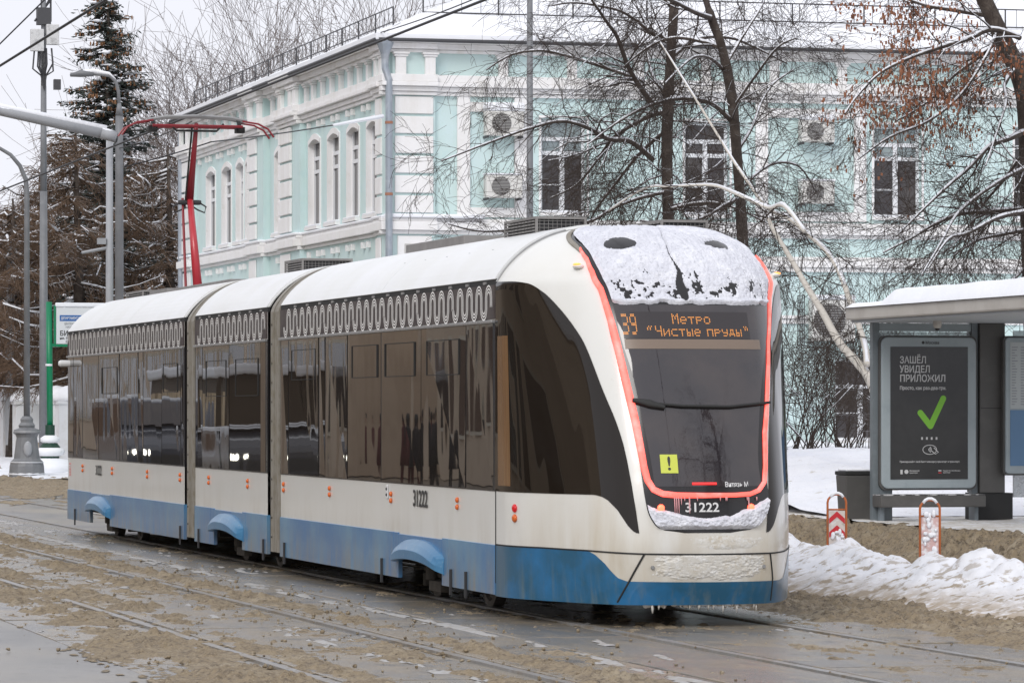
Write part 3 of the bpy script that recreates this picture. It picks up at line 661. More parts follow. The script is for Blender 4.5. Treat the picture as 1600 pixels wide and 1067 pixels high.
# LED destination board
LEDB = M('led_board', (.035, .030, .032), .25)
patchZ('destination_board', 2.375, 2.60, lambda z: z * 0 - .205, lambda z: z * 0 + .212, 8, 40, .0085, LEDB)
patchZ('sun_blind', 2.29, 2.37, lambda z: z * 0 - .205, lambda z: z * 0 + .255, 4, 30, .0085, M('blind_beige', (.20, .15, .115), .3))
FONT = {'М': ['10001', '11011', '10101', '10101', '10001', '10001', '10001'], 'е': ['00000', '00000', '01110', '10001', '11111', '10000', '01110'], 'т': ['00000', '00000', '11111', '00100', '00100', '00100', '00100'],
 'р': ['00000', '00000', '11110', '10001', '11110', '10000', '10000'], 'о': ['00000', '00000', '01110', '10001', '10001', '10001', '01110'], 'Ч': ['10001', '10001', '10001', '01111', '00001', '00001', '00001'],
 'и': ['00000', '00000', '10001', '10011', '10101', '11001', '10001'], 'с': ['00000', '00000', '01111', '10000', '10000', '10000', '01111'], 'ы': ['00000', '00000', '10001', '10001', '11101', '10101', '11101'],
 'п': ['00000', '00000', '11111', '10001', '10001', '10001', '10001'], 'у': ['00000', '00000', '10001', '10001', '01111', '00001', '01110'], 'д': ['00000', '00000', '01110', '01010', '01010', '11111', '10001'],
 ' ': ['000'] * 7, '“': ['01010', '10100', '10100', '00000', '00000', '00000', '00000'], '”': ['01010', '00101', '00101', '00000', '00000', '00000', '00000'],
 '3': ['11110', '00001', '00001', '01110', '00001', '00001', '11110'], '9': ['01110', '10001', '10001', '01111', '00001', '00001', '01110']}
def led(s, a0, ztop, pit, dz, rep=1):
    A_ = []; x = 0
    for ch in s:
        g = FONT[ch]
        for r_, row in enumerate(g):
            for c_, b in enumerate(row):
                if b == '1':
                    for k in range(rep): A_.append((a0 + (x + c_) * pit / HL, ztop - (r_ * rep + k) * dz))
        x += len(g[0]) + 1
    mb = MB(); A_ = np.array(A_); h = .36
    cs = [S(A_[:, 0] + sx * pit * h / HL, A_[:, 1] + sz * dz * h, .0105) for sx, sz in ((-1, -1), (1, -1), (1, 1), (-1, 1))]
    for i in range(len(A_)): mb.add([c_[i] for c_ in cs], [(0, 1, 2, 3)])
    return mb.build('led_text', LEDM, cab, kind='stuff')
led('Метро', -.045, 2.578, .0116, .0125)
led('“Чистые пруды”', -.128, 2.475, .0112, .0125)
led('39', -.204, 2.575, .0110, .0125, 2)
# number, lights, stickers on the nose
def ctext(nm, s, a, z, h, mat, off=.008, width=None, parent=None):
    me = text_mesh(s, h, 'CENTER', 0); n = len(me.vertices); co = np.zeros(n * 3, np.float32); me.vertices.foreach_get('co', co); co = co.reshape(-1, 3)
    if width: co[:, 0] *= width / (co[:, 0].max() - co[:, 0].min())
    P_ = S(a + co[:, 0] / HL, z + co[:, 1], off); me.vertices.foreach_set('co', P_.astype(np.float32).ravel()); me.update(); me.materials.clear(); me.materials.append(mat)
    return link(nm, me, parent or cab)
ctext('fleet_number', '31222', -.012, .955, .105, WHT, width=.29)
ctext('model_script', 'Витязь М', .105, 1.155, .055, WHT, .011, width=.21)
cribbon('led_bar', [(-.04, 1.182), (.038, 1.182)], .018, .012, LEDR)
patchZ('warning_sticker', 1.268, 1.42, C(-.133), C(-.080), 4, 4, .010, YEL)
ctext('exclamation_mark', '!', -.1065, 1.295, .155, INK, .012)
for a in (-.140, .150):
    p = S(np.array(a), np.array(.985), .01); MB().lathe((p[0], p[1], p[2]), [(.032, 0), (.026, -.012), (.01, -.016)], 14, 'y').build('head_light', M('nose_lamp', (.8, .2, .1), .3, emis=((1, .06, .03), 4.5)) if 'nose_lamp' not in bpy.data.materials else bpy.data.materials['nose_lamp'], cab, smooth=True)
for a, z in ((-.375, 2.985), (.80, 2.95)):
    p = S(np.array(a), np.array(z), .01); MB().ell(p, (.05, .06, .022), 12, 8).build('lamp_housing', WHITE, cab, smooth=True)
    p = S(np.array(a), np.array(z), .035); MB().ell(p, (.035, .045, .014), 12, 8).build('turn_signal', AMBER, cab, smooth=True)
for i, m_ in enumerate((RED, ORANGE)):
    p = S(np.array(-.815), np.array(.955 - i * .085), .003); MB().ell(p, (.022, .05, .036), 14, 8).build('side_marker_light', m_, cab, smooth=True)
# wiper
cribbon('wiper_arm', [(-.15, 1.835), (-.05, 1.812), (.1, 1.806), (.262, 1.845)], .022, .03, DARK)
cribbon('wiper_blade', [(-.2, 1.86), (-.15, 1.832), (-.105, 1.800)], [.03, .06, .03], .035, DARK)
for a in (-.165, .20):
    p = S(np.array(a), np.array(.50), .004); MB().lathe(p, [(.018, 0), (.013, -.012)], 10, 'y').build('bumper_bolt', STEEL, cab)
# snow on the nose roof, ragged with bare spots and a crack
def snowfn(A_, Z_, off):
    X_ = A_ * HL; N1 = fbm(X_ * 9, Z_ * 9, 4, 2); N2 = fbm(X_ * 40, Z_ * 40, 3, 5)
    edge = sm(Z_, 2.655 + .03 * (N1 - .5) * 4, 2.70)
    wear = .19 * np.exp(-((Z_ - 2.82) / .10) ** 2) * (.5 + .5 * np.exp(-((A_ - .03) / .16) ** 2))
    wear += .28 * sm(-Z_, -3.3, -2.7)
    h = (N1 * .6 + N2 * .4) - wear * .82 - .12
    hole = lambda a, z, ra, rz: np.clip(1.25 - ((A_ - a) / ra) ** 2 - ((Z_ - z) / rz) ** 2, 0, 1) * .9
    h = h - hole(-.203, 3.19, .075, .058) - hole(.235, 3.185, .075, .042)
    ck = np.interp(Z_, [2.68, 2.72, 2.85, 2.95, 3.1, 3.25, 3.33], [.008, .008, .0, .006, -.01, -.005, .03]); cw = np.interp(Z_, [2.68, 2.72, 2.8, 2.95, 3.05, 3.33], [.002, .013, .017, .007, .004, .003])
    h = h - .8 * (np.abs(A_ - ck + .004 * (N1 - .5)) < cw) * (Z_ > 2.69)
    rim = np.exp(-((Z_ - 2.685 - .02 * (N1 - .5)) / .022) ** 2) * .5
    h = h + rim
    return (.004 + np.clip(h, -.06, .5) * .05) * edge - .003 * (1 - edge)
MLs = lambda z: pchip(z, aLz, aLv) + .035; MRs = lambda z: pchip(z, aLz, aRv) - .03
patchZ('nose_snow', 2.64, 3.345, MLs, MRs, 240, 300, 0, TSNOW, fn=snowfn)
def lowfn(A_, Z_, off):
    X_ = A_ * HL; N1 = fbm(X_ * 12, Z_ * 12, 4, 7); N2 = fbm(X_ * 50, Z_ * 50, 3, 8)
    top = .905 + .14 * (np.abs(A_) / .2) ** 2 + .04 * (N1 - .5); e = sm(Z_, .80, .845) * (1 - sm(Z_, top - .03, top + .012))
    return .004 + e * (.012 + .02 * N2 + .02 * N1) - (1 - e) * .006
patchZ('mask_snow', .79, 1.08, lambda z: ML(z) + .004, lambda z: MR(z) - .004, 90, 200, 0, TSNOW, fn=lowfn)
def bumpfn(A_, Z_, off):
    X_ = A_ * HL; N1 = fbm(X_ * 10, Z_ * 22, 4, 9); N2 = fbm(X_ * 40, Z_ * 70, 3, 10)
    e = np.clip(1.15 - (np.abs(A_ - .02) / .185) ** 4 - (np.abs(Z_ - .51) / .115) ** 4, 0, 1)
    m_ = e * 1.5 + (N1 - .5) * 1.5 + (N2 - .5) * 1.3 - .62; return .0005 + np.clip(m_, -.3, 1) * .010
patchZ('bumper_frost', .39, .60, C(-.185), C(.225), 70, 200, 0, FROST, fn=bumpfn)
def frst(A_, Z_, off):
    N1 = fbm(A_ * HL * 8, Z_ * 14, 4, 12); N2 = fbm(A_ * HL * 60, Z_ * 60, 2, 13)
    e = np.exp(-((A_ - .06) / .13) ** 2) * sm(Z_, .60, .68) * (1 - sm(Z_, .72, .79)); return .001 + (e * .7 + N1 * .6 + N2 * .25 - .85) * .014
patchZ('nose_frost', .62, .78, C(-.17), C(.20), 50, 200, 0, FROST, fn=frst)
# icicles
ice = M('ice', (.62, .60, .56), .15, n=[(20, (.45, .42, .36), .5, .7)])
for k in range(19):
    a = R.uniform(-.16, .20); p = S(np.array(a), np.array(.2), -.02); l = R.choice((.02, .03, .05, .05, .08)); r_ = R.uniform(.007, .016)
    MB().tube([(p[0], p[1], .205), (p[0] + .002, p[1], .2 - l * .5), (p[0], p[1], .2 - l)], [r_, r_ * .75, .002], 6).build('icicle', ice, cab, smooth=True)
for k in range(14):
    a = R.uniform(-.12, .18); l = R.choice((.03, .06, .09, .13)); p = [S(np.array(a), np.array(1.07 - l * t), .018) for t in (0, .5, 1)]
    MB().tube(p, [.006, .005, .0015], 5).build('icicle', M('ice_glow_tint', (.7, .35, .36), .2) if 'ice_glow_tint' not in bpy.data.materials else bpy.data.materials['ice_glow_tint'], cab)  # red glow of the light strip is put into these icicles' colour
blobs = MB()
for k in range(14):
    a = R.uniform(-.22, .2); p = S(np.array(a), np.array(.2), -.06); blobs.ell((p[0], p[1], .19), (R.uniform(.02, .05), .03, R.uniform(.015, .04)), 7, 5)
blobs.build('ice_lump', ice, cab, smooth=True, kind='stuff')
# ================================================================== BUILDING (corner at local origin, left facade along +Y, right facade along +X)
BX, BY = 11.79, 54.40
TEAL = M('teal_stucco', (.57, .705, .69), .85, n=[(.7, (.60, .74, .75), .45, .65), (3, (.52, .68, .69), .55, .75), (15, (.56, .70, .68), .55, .7)], streak=[((.45, .60, .59), 1.2, .15, .5, .75, 11, 4)], bump=(20, .3, .01))
TRIM = M('white_stucco', (.83, .82, .82), .8, n=[(1, (.79, .78, .77), .45, .65), (5, (.73, .715, .68), .58, .8), (20, (.77, .76, .74), .55, .75)], streak=[((.68, .65, .61), 2.2, .25, .5, .72, 11, 3)], bump=(25, .35, .01))
BROOF = M('metal_roof', (.20, .21, .22), .5)
BSNOW = M('roof_snow', (.86, .87, .90), .7, n=[(.6, (.80, .82, .87), .45, .7)], bump=(1.5, .5, .08))
WFR = M('window_frame_white', (.72, .73, .75), .4)
PANE = M('window_glass', (.035, .030, .032), .04, ior=1.6, n=[(.9, (.07, .06, .055), .4, .65)], bump=(.8, .15, .03))
PANEB = M('window_glass_blind', (.22, .26, .27), .15, ior=1.5, n=[(1.2, (.28, .33, .33), .45, .6)], bump=(.8, .15, .03))
SOFF = M('eave_dark_board', (.08, .07, .07), .8)  # plain dark board for the underside of the eave
ZINC = M('zinc_pipe', (.33, .37, .42), .45, .4, n=[(4, (.42, .45, .49), .5, .7)])
IRON = M('iron_railing', (.06, .06, .065), .6)
SAND = M('plinth_stone', (.30, .26, .21), .85, n=[(3, (.22, .19, .16), .45, .7)])
bld = thing('corner_building', 'pale teal two-storey stucco building with white trim, rusticated corner and snow-covered roof', 'building', (BX, BY, 0))
LX, LY, EA = 24.0, 26.0, 10.1
# walls with real openings
def wall_open(mb, u0, u1, z0, z1, holes, P, depth):   # P(u, d, z): d = depth inward
    us = sorted({u0, u1} | {h[0] for h in holes} | {h[1] for h in holes})
    for a, b in zip(us[:-1], us[1:]):
        hs_ = sorted([(h[2], h[3]) for h in holes if h[0] <= a + 1e-6 and h[1] >= b - 1e-6]); z = z0
        for (h0, h1) in hs_ + [(z1, z1)]:
            if h0 > z + 1e-6: mb.add([P(a, 0, z), P(b, 0, z), P(b, 0, h0), P(a, 0, h0)], [(0, 1, 2, 3)])
            z = h1
    for (a, b, c, d) in holes:
        mb.add([P(a, 0, c), P(a, depth, c), P(a, depth, d), P(a, 0, d)], [(0, 1, 2, 3)]); mb.add([P(b, 0, c), P(b, depth, c), P(b, depth, d), P(b, 0, d)], [(3, 2, 1, 0)])
        mb.add([P(a, 0, d), P(a, depth, d), P(b, depth, d), P(b, 0, d)], [(0, 1, 2, 3)]); mb.add([P(a, 0, c), P(a, depth, c), P(b, depth, c), P(b, 0, c)], [(3, 2, 1, 0)])
WT, WB = 8.38, 6.24
Lwin = [(1.2, 2.45), (3.25, 4.55), (5.4, 6.7), (7.55, 8.9), (11.9, 13.1), (15.9, 17.0), (17.3, 18.3), (19.0, 20.35), (21.35, 22.7)]
Rwin = [(3.48, 4.56), (6.9, 7.98), (11.5, 12.68), (15.0, 16.1), (18.4, 19.5)]
RwinG = [(3.5, 4.5), (6.9, 8.0), (10.55, 11.9), (15, 16.1), (18.4, 19.5)]
Lh = [(a, b, WB, WT) for a, b in Lwin] + [(a, b, 2.0, 4.2) for a, b in Lwin]
Rh = [(a, b, WB, WT) for a, b in Rwin] + [(a, b, 1.05, 2.95) for a, b in RwinG]
PL = lambda u, d, z: (d, u, z); PR = lambda u, d, z: (u, d, z)
mb = MB(); wall_open(mb, 0, LY, .2, EA, Lh, PL, .18); mb.build('street_wall', TEAL, bld)
mb = MB(); wall_open(mb, 0, LX, .2, EA, Rh, PR, .22); mb.build('front_wall', TEAL, bld)
MB().box(.3, LX, LY - .1, LY, .2, EA).box(LX - .1, LX, .3, LY, .2, EA).build('back_wall', TEAL, bld)
def bx(side, u0, u1, d0, d1, z0, z1):     # box proud of the wall: d negative = outwards
    return (d0, d1, u0, u1, z0, z1) if side == 'L' else (u0, u1, d0, d1, z0, z1)
def window(side, a, b, c, d, dep, blind=False, big=True):
    w_ = .075; f = MB(); e = dep - .06
    def q(u0, u1, z0, z1, d0=e, d1=dep): f.box(*bx(side, u0, u1, d0, d1, z0, z1))
    q(a, b, c, c + w_); q(a, b, d - w_, d); q(a, a + w_, c + w_, d - w_); q(b - w_, b, c + w_, d - w_)
    zt1 = c + (d - c) * .64; zt2 = c + (d - c) * .79; m = (a + b) / 2
    if big:
        q(a + w_, b - w_, zt1 - .045, zt1 + .045); q(a + w_, b - w_, zt2 - .045, zt2 + .045); q(m - .06, m + .06, c + w_, zt1 - .045); q(m - .05, m + .05, zt1 + .045, zt2 - .045)
        q(a + w_, m - .06, c + (zt1 - c) * .46, c + (zt1 - c) * .46 + .035)
    else:
        zt1 = c + (d - c) * .66; q(a + w_, b - w_, zt1 - .04, zt1 + .04); q(m - .06, m + .06, c + w_, zt1 - .04)
        q(a + w_, m - .06, c + (zt1 - c) * .5, c + (zt1 - c) * .5 + .03); zt2 = zt1
    fr = f.build('window', WFR, bld)
    e2 = dep - .02
    def pane(u0, u1, z0, z1, m_): MB().box(*bx(side, u0, u1, e2, e2 + .01, z0, z1)).build('pane', m_, fr)
    pane(a + w_, m - .06, c + w_, zt1 - .045, PANE); pane(m + .06, b - w_, c + w_, zt1 - .045, PANE)
    if big:
        pane(a + w_, m - .05, zt1 + .045, zt2 - .045, PANEB if blind else PANE); pane(m + .05, b - w_, zt1 + .045, zt2 - .045, PANEB if blind else PANE)
    pane(a + w_, b - w_, zt2 + .045, d - w_, PANEB if blind else PANE)
    MB().box(*bx(side, a - .04, b + .04, -.13, dep - .062, c - .07, c + .002)).build('sill', TRIM, fr)
    MB().box(*bx(side, a - .03, b + .03, -.12, .05, c + .004, c + .05)).build('sill_snow', BSNOW, fr, bevel=.015)
for a, b in Lwin: window('L', a, b, WB, WT, .17); window('L', a, b, 2.0, 4.2, .17)
for i, (a, b) in enumerate(Rwin): window('R', a, b, WB, WT, .22, i in (0, 2))
for a, b in RwinG: window('R', a, b, 1.05, 2.95, .22, False, False)
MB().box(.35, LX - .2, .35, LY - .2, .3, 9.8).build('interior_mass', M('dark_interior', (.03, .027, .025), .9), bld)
# window surrounds: arched white heads left, flat right
for a, b in Lwin:
    n = 9; f = MB()
    pts = [(a - .04 + (b - a + .08) * i / n, WT - .02 + .16 * math.sin(math.pi * i / n)) for i in range(n + 1)]; low = [(a + (b - a) * i / n, WT - .12 + .12 * math.sin(math.pi * i / n)) for i in range(n + 1)]
    for i in range(n):
        v = []
        for d_ in (-.035, .11):
            v += [(d_, pts[i][0], pts[i][1]), (d_, pts[i + 1][0], pts[i + 1][1]), (d_, low[i + 1][0], low[i + 1][1]), (d_, low[i][0], low[i][1])]
        f.add(v, [(0, 1, 2, 3), (4, 7, 6, 5), (0, 4, 5, 1), (3, 2, 6, 7)])
    f.box(-.03, .0, a - .04, a, WB, WT).box(-.03, .0, b, b + .04, WB, WT).box(.001, .11, a - .001, a + .004, WB, WT).box(.001, .11, b - .004, b + .001, WB, WT)
    f.build('window_surround', TRIM, bld)
for a, b in Rwin:
    MB().box(a - .05, a, -.03, 0, WB, WT + .02).box(b, b + .05, -.03, 0, WB, WT + .02).box(a - .05, b + .05, -.03, 0, WT + .02, WT + .07).build('window_surround', TRIM, bld)
# cornices (stepped mouldings), returned round projections
def mould(side, u0, u1, steps, nm, mat=TRIM, ext=0.):
    m = MB()
    for (d, z0, z1) in steps: m.box(*bx(side, u0, u1, -d - ext, .0, z0, z1))
    return m.build(nm, mat, bld, bevel=.012)
lowc = [(.10, 8.84, 8.92), (.16, 8.925, 9.03), (.26, 9.035, 9.13), (.20, 9.135, 9.30)]
upc = [(.10, 9.80, 9.87), (.20, 9.875, 10.0), (.32, 10.005, 10.10)]
belt = [(.07, 5.72, 5.80), (.17, 5.805, 6.0), (.10, 6.005, 6.08)]
segL = [(-.0, 1.05, .10), (1.05, 9.2, 0), (9.2, 11.7, .17), (11.7, 13.8, 0), (13.8, 15.75, .17), (15.75, 24.2, 0), (24.2, 26, .12)]
for (a, b, e) in segL:
    mould('L', a, b, lowc, 'lower_cornice', ext=e); mould('L', a, b, upc, 'upper_cornice', ext=e); mould('L', a, b, belt, 'belt_course', ext=e)
    if e: MB().box(-e, -.001, a + .03, b - .03, .6, 9.8).build('pilaster_wall', TEAL, bld)
for (a, b, e) in [(-.30, 1.0, .12), (1.0, LX, 0)]:
    mould('R', a, b, lowc, 'lower_cornice', ext=e); mould('R', a, b, upc, 'upper_cornice', ext=e); mould('R', a, b, belt, 'belt_course', ext=e)
mould('R', 0, LX, [(.08, 4.95, 5.05), (.14, 5.055, 5.2), (.06, 5.205, 5.3)], 'string_course'); mould('R', 0, LX, [(.05, 3.75, 3.86), (.1, 3.865, 3.95)], 'string_course')
mould('R', 0, LX, [(.06, .2, .95)], 'plinth', SAND); mould('L', 0, LY, [(.06, .2, .95)], 'plinth', SAND)
MB().box(-.12, -.002, .02, .97, .6, 9.8).box(-.002, .98, -.12, -.002, .6, 9.8).build('corner_pier', TEAL, bld)
# snow on belt, rolled
for (a, b, e) in segL: MB().box(-.15 - e, -.02, a, b, 6.083, 6.15).build('belt_snow', BSNOW, bld, bevel=.03)
MB().box(-.2, 2.1, -.3, -.02, 6.083, 6.17).build('belt_snow', BSNOW, bld, bevel=.03)
# quoins
def quoin(side, u0, u1, z0, z1, p0, p1): return MB().box(*bx(side, u0, u1, -p1, -p0, z0, z1)).build('quoin', TRIM, bld, bevel=.015)
def qrows(): return [(6.20 + i * .445, 6.20 + i * .445 + .385) for i in range(6)]
for z0, z1 in qrows():
    quoin('R', .04, .93, z0, z1, .122, .17); quoin('L', .42, 1.0, z0, z1, .102, .16)
    quoin('L', 10.15, 11.62, z0, z1, .172, .24); quoin('L', 14.6, 15.7, z0, z1, .172, .24); quoin('L', 24.3, 25.9, z0, z1, .122, .2)
for (a, b, e) in ((.1, .9, .122),): MB().box(a, b, -.16, -e, 4.95, 5.68).build('quoin_panel', TRIM, bld, bevel=.02); MB().box(a + .16, b - .16, -.175, -.161, 5.2, 5.5).build('quoin_inset', M('inset_grey', (.5, .49, .47), .8), bld, bevel=.01)
for (u0, u1, e) in ((10.3, 11.5, .172), (14.7, 15.6, .172), (.45, .95, .122), (24.5, 25.7, .122)): MB().box(-e - .04, -e, u0, u1, 4.95, 5.66).build('quoin_panel', TRIM, bld, bevel=.02)
for z in np.arange(1.0, 4.6, .445):
    quoin('R', .04, .93, z, z + .385, .122, .17); quoin('L', .1, .9, z, z + .385, .122, .17)
# frieze colonettes
def colon(side, u, w_=.20, e=0.):
    m = MB(); m.box(*bx(side, u - w_ / 2, u + w_ / 2, -.10 - e, -e, 9.303, 9.70)).box(*bx(side, u - w_ / 2 - .04, u + w_ / 2 + .04, -.13 - e, -e, 9.703, 9.75)).box(*bx(side, u - w_ / 2 - .07, u + w_ / 2 + .07, -.16 - e, -e, 9.753, 9.80))
    return m.build('frieze_column', TRIM, bld, bevel=.008)
for u in (1.2, 2.1, 3.05, 4.05, 5.05, 6.05, 7.1, 8.15, 9.0, 12.3, 13.2, 16.3, 17.4, 18.5, 19.6, 20.7, 21.8, 22.9, 23.8): colon('L', u)
for u in (.35, .85): colon('L', u, .22, .1)
for u in (9.55, 10.1, 11.3, 14.1, 15.4, 24.5, 25.6): colon('L', u, .34, .17)
for u in (.17, .85): colon('R', u, .24, .12)
for u in (2.58, 4.2, 5.8, 7.4, 9.05, 10.7, 12.35, 14.0, 15.6, 17.2, 18.8, 20.4): colon('R', u, .22)
for u in np.arange(1.6, 24, .55):
    if any(a - .1 < u < b + .1 for a, b, e in segL if e): continue
    if int(u / .55) % 3 == 2: continue
    MB().box(-.09, 0, u - .06, u + .06, 8.66, 8.80).build('dentil', TRIM, bld); MB().box(-.09, 0, u - .06, u + .06, 5.5, 5.64).build('dentil', TRIM, bld)
# blind white frames on the front wall
for (a, b) in ((1.51, 3.15), (8.6, 11.3)):
    MB().box(a, a + .3, -.07, 0, 6.12, 8.84).box(b - .3, b, -.07, 0, 6.12, 8.84).box(a + .3, b - .3, -.06, 0, 8.5, 8.72).box(a + .3, b - .3, -.06, 0, 6.12, 6.34).build('wall_frame', TRIM, bld, bevel=.01)
# roof: hip, snow blanket, eave
pit = math.tan(math.radians(21.4)); ov = .42; E0 = 10.12; W_ = 9.0
def roofmesh(off, o_, nm, mat, under=False):
    a = -o_; x1, y1 = LX + o_, LY + o_; h = (W_ + o_) * pit
    c = [(a, a, E0 + off), (x1, a, E0 + off), (x1, y1, E0 + off), (a, y1, E0 + off)]
    r = [(a + W_ + o_, a + W_ + o_, E0 + off + h), (x1 - W_ - o_, a + W_ + o_, E0 + off + h), (x1 - W_ - o_, y1 - W_ - o_, E0 + off + h), (a + W_ + o_, y1 - W_ - o_, E0 + off + h)]
    v = c + r + [(q[0], q[1], q[2] - (.06 if off < .05 else .17)) for q in c]
    return MB().add(v, [(0, 1, 5, 4), (1, 2, 6, 5), (2, 3, 7, 6), (3, 0, 4, 7), (4, 5, 6, 7), (0, 8, 9, 1), (1, 9, 10, 2), (2, 10, 11, 3), (3, 11, 8, 0), (8, 11, 10, 9)]).build(nm, mat, bld)
rf = roofmesh(0, ov, 'roof', BROOF); 
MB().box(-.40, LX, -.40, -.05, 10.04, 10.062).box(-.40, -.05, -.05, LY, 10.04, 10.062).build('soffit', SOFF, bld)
# snow blanket with soft uneven lip, built as relief
def snow_side(side, ln):
    n, m = 220, 26; u = np.linspace(-.47, ln + .45, n); t = np.linspace(0, 1, m); U, T_ = np.meshgrid(u, t, indexing='ij'); D = -.47 + T_ * (W_ + .45)
    n1 = fbm(U * .35, D * .35 + 3, 4, 81 if side == 'L' else 85)
    U2 = np.maximum(U, D) if True else U
    Z = E0 + (D + .42) * pit + .15 + .10 * (n1 - .5) - .13 * np.exp(-(T_ * 14) ** 1.2) - (T_ == 0) * .06
    Z = Z + .05 * (fbm(U * 1.2, D * 0, 3, 83) - .5)
    lip = (T_ == 0) * (-.04) 
    V = np.stack([D - lip * 0, U2, Z], -1) if side == 'L' else np.stack([U2, D, Z], -1)
    if side == 'L': V = V[:, ::-1]
    grid_mesh('snow_blanket', V, BSNOW, bld)
snow_side('L', LY); snow_side('R', LX)
MB().box(-.47, LX + .4, -.462, -.44, 10.06, 10.19).box(-.462, -.44, -.43, LY + .4, 10.06, 10.19).build('snow_edge', BSNOW, bld)
MB().tube([(-.46, -.4, 10.05), (-.46, LY, 10.05)], .045, 6).tube([(-.4, -.46, 10.05), (LX, -.46, 10.05)], .045, 6).build('gutter', IRON, bld)
# railings on the roof
def railing(pts, h, nm='roof_railing', step=.45):
    m = MB()
    for p, q in zip(pts[:-1], pts[1:]):
        p, q = Vector(p), Vector(q); d = q - p; L_ = d.length; n = max(1, int(L_ / 1.7))
        for z in (0.08, h): m.tube([p + Vector((0, 0, z)), q + Vector((0, 0, z))], .016, 5)
        for i in range(n + 1):
            c = p + d * (i / n); m.tube([c - Vector((0, 0, .15)), c + Vector((0, 0, h))], .02, 5)
    o = m.build(nm, IRON, bld)
    m = MB()
    for p, q in zip(pts[:-1], pts[1:]):
        p, q = Vector(p), Vector(q); d = q - p; n = int(d.length / step)
        for i in range(n + 1):
            c = p + d * (i / n); m.tube([c + Vector((0, 0, .08)), c + Vector((0, 0, h))], .008, 3)
    m.build('balusters', IRON, o, kind='stuff')
zr = E0 + (.25 + .42) * pit + .12
railing([(.25, .9, zr), (.25, LY, zr)], .42); zr = E0 + (.9 + .42) * pit + .1; railing([(.95, .9, zr), (LX, .9, zr)], .5)
# corner downpipe with hopper
dp = MB().lathe((-.22, -.30, 9.62), [(.08, 0), (.10, .12), (.19, .34), (.20, .44), (.19, .46)], 12).tube([(-.22, -.30, 9.66), (-.22, -.30, 9.42), (-.14, -.34, 9.15), (-.14, -.34, 9.0), (-.14, -.34, .9)], .08, 10)
dp.build('downpipe', ZINC, bld)
for z in (8.2, 6.6, 5.1, 2.6): MB().lathe((-.14, -.34, z), [(.09, -.03), (.09, .03)], 10).build('pipe_clamp', M('rusty_clamp', (.35, .16, .1), .7) if 'rusty_clamp' not in bpy.data.materials else bpy.data.materials['rusty_clamp'], bld)
MB().tube([(-.2, 25.7, 9.7), (-.2, 25.7, .9)], .09, 8).build('downpipe', ZINC, bld)
# roof superstructures
MB().box(3.0, 5.6, 9.2, 12.0, 12.8, 15.0).build('roof_hatch', M('corrugated_metal', (.38, .40, .43), .5, .3, n=[(30, (.22, .23, .25), .5, .6)], sc_=(1, 1, .02)), bld)
MB().box(10.2, 11.5, 6.0, 7.2, 12.5, 14.5).build('chimney', M('chimney_grey', (.32, .30, .33), .8, n=[(5, (.22, .2, .22), .5, .6)]), bld); MB().box(10.1, 11.6, 5.9, 7.3, 14.5, 14.7).build('chimney_snow', BSNOW, bld, bevel=.05)
MB().box(15.0, 16.6, 5.2, 6.5, 12.3, 12.9).build('roof_vent', M('vent_blue_grey', (.40, .43, .50), .6), bld)
# outdoor air conditioners
ACW = M('ac_casing', (.66, .65, .62), .5, n=[(4, (.55, .53, .49), .5, .75)]); ACG = M('ac_grille', (.09, .085, .085), .6)
def ac(x, z, w_, h, label, snow=.12, grid=False):
    t = thing('air_conditioner', label, 'air conditioner', (BX + x, BY - .42, z), 0, 'outdoor air conditioners on the teal wall')
    MB().box(0, w_, 0, .3, 0, h).build('casing', ACW, t, bevel=.02)
    cx, cz, r_ = w_ * .40, h * .5, h * .41
    MB().lathe((cx, -.002, cz), [(r_, 0), (r_, -.008)], 24, 'y').build('fan_opening', ACG, t)
    g = MB()
    for k in range(1, 6):
        rr = r_ * k / 5; g.lathe((cx, -.012, cz), [(rr, 0), (rr - .008, -.006), (rr - .008, 0)], 20, 'y') if False else None
    for k in range(-6, 7):
        zz = cz + k * r_ / 6.6; hw = math.sqrt(max(r_ ** 2 - (zz - cz) ** 2, .001)); g.box(cx - hw, cx + hw, -.02, -.012, zz - .003, zz + .003)
    g.build('fan_grille', ACW, t, kind='stuff')
    MB().box(.02, .06, .02, .42, -.05, -.0).box(w_ - .06, w_ - .02, .02, .42, -.05, 0).build('bracket', IRON, t)
    if snow: MB().box(-.02, w_ + .02, -.03, .32, h, h + snow).build('snow_cap', BSNOW, t, bevel=min(snow * .45, .06))
    if grid:
        g = MB(); 
        for k in range(8):
            zz = -.1 + (h + .2) * k / 7; g.tube([(-.25, .3, zz), (-.25, -.15, zz)], .012, 4)
        for k in range(4): g.tube([(-.25, .3 - .15 * k, -.1), (-.25, .3 - .15 * k, h + .1)], .012, 4)
        g.build('security_cage', IRON, t)
ac(2.1, 7.95, .88, .55, 'air conditioner with thick snow cap on teal wall, upper one nearest the rusticated corner', .2)
ac(2.1, 6.55, .84, .52, 'air conditioner without snow cap on teal wall, lower one nearest the rusticated corner', .03)
ac(9.6, 7.93, .80, .50, 'snow-capped air conditioner left of the blue-blind window, upper of that pair', .15)
ac(9.6, 6.52, .80, .52, 'air conditioner left of the blue-blind window, lower of that pair', .04)
ac(9.85, 3.35, 1.05, .95, 'large ground-floor air conditioner with wire cage seen behind the birch', .12, True)
# ================================================================== STREET FURNITURE
GP = M('pole_grey_paint', (.17, .175, .185), .5, n=[(4, (.21, .215, .225), .45, .7)]); GPL = M('pole_light_grey', (.34, .35, .37), .6, snow=(.75, 2), n=[(3, (.28, .29, .31), .5, .7)], sc_=(1, 1, .5))
GREEN = M('green_paint', (.0, .20, .085), .4); PSN = BSNOW
def gnd(x, y): return float(gz(np.array(x), np.array(y)))
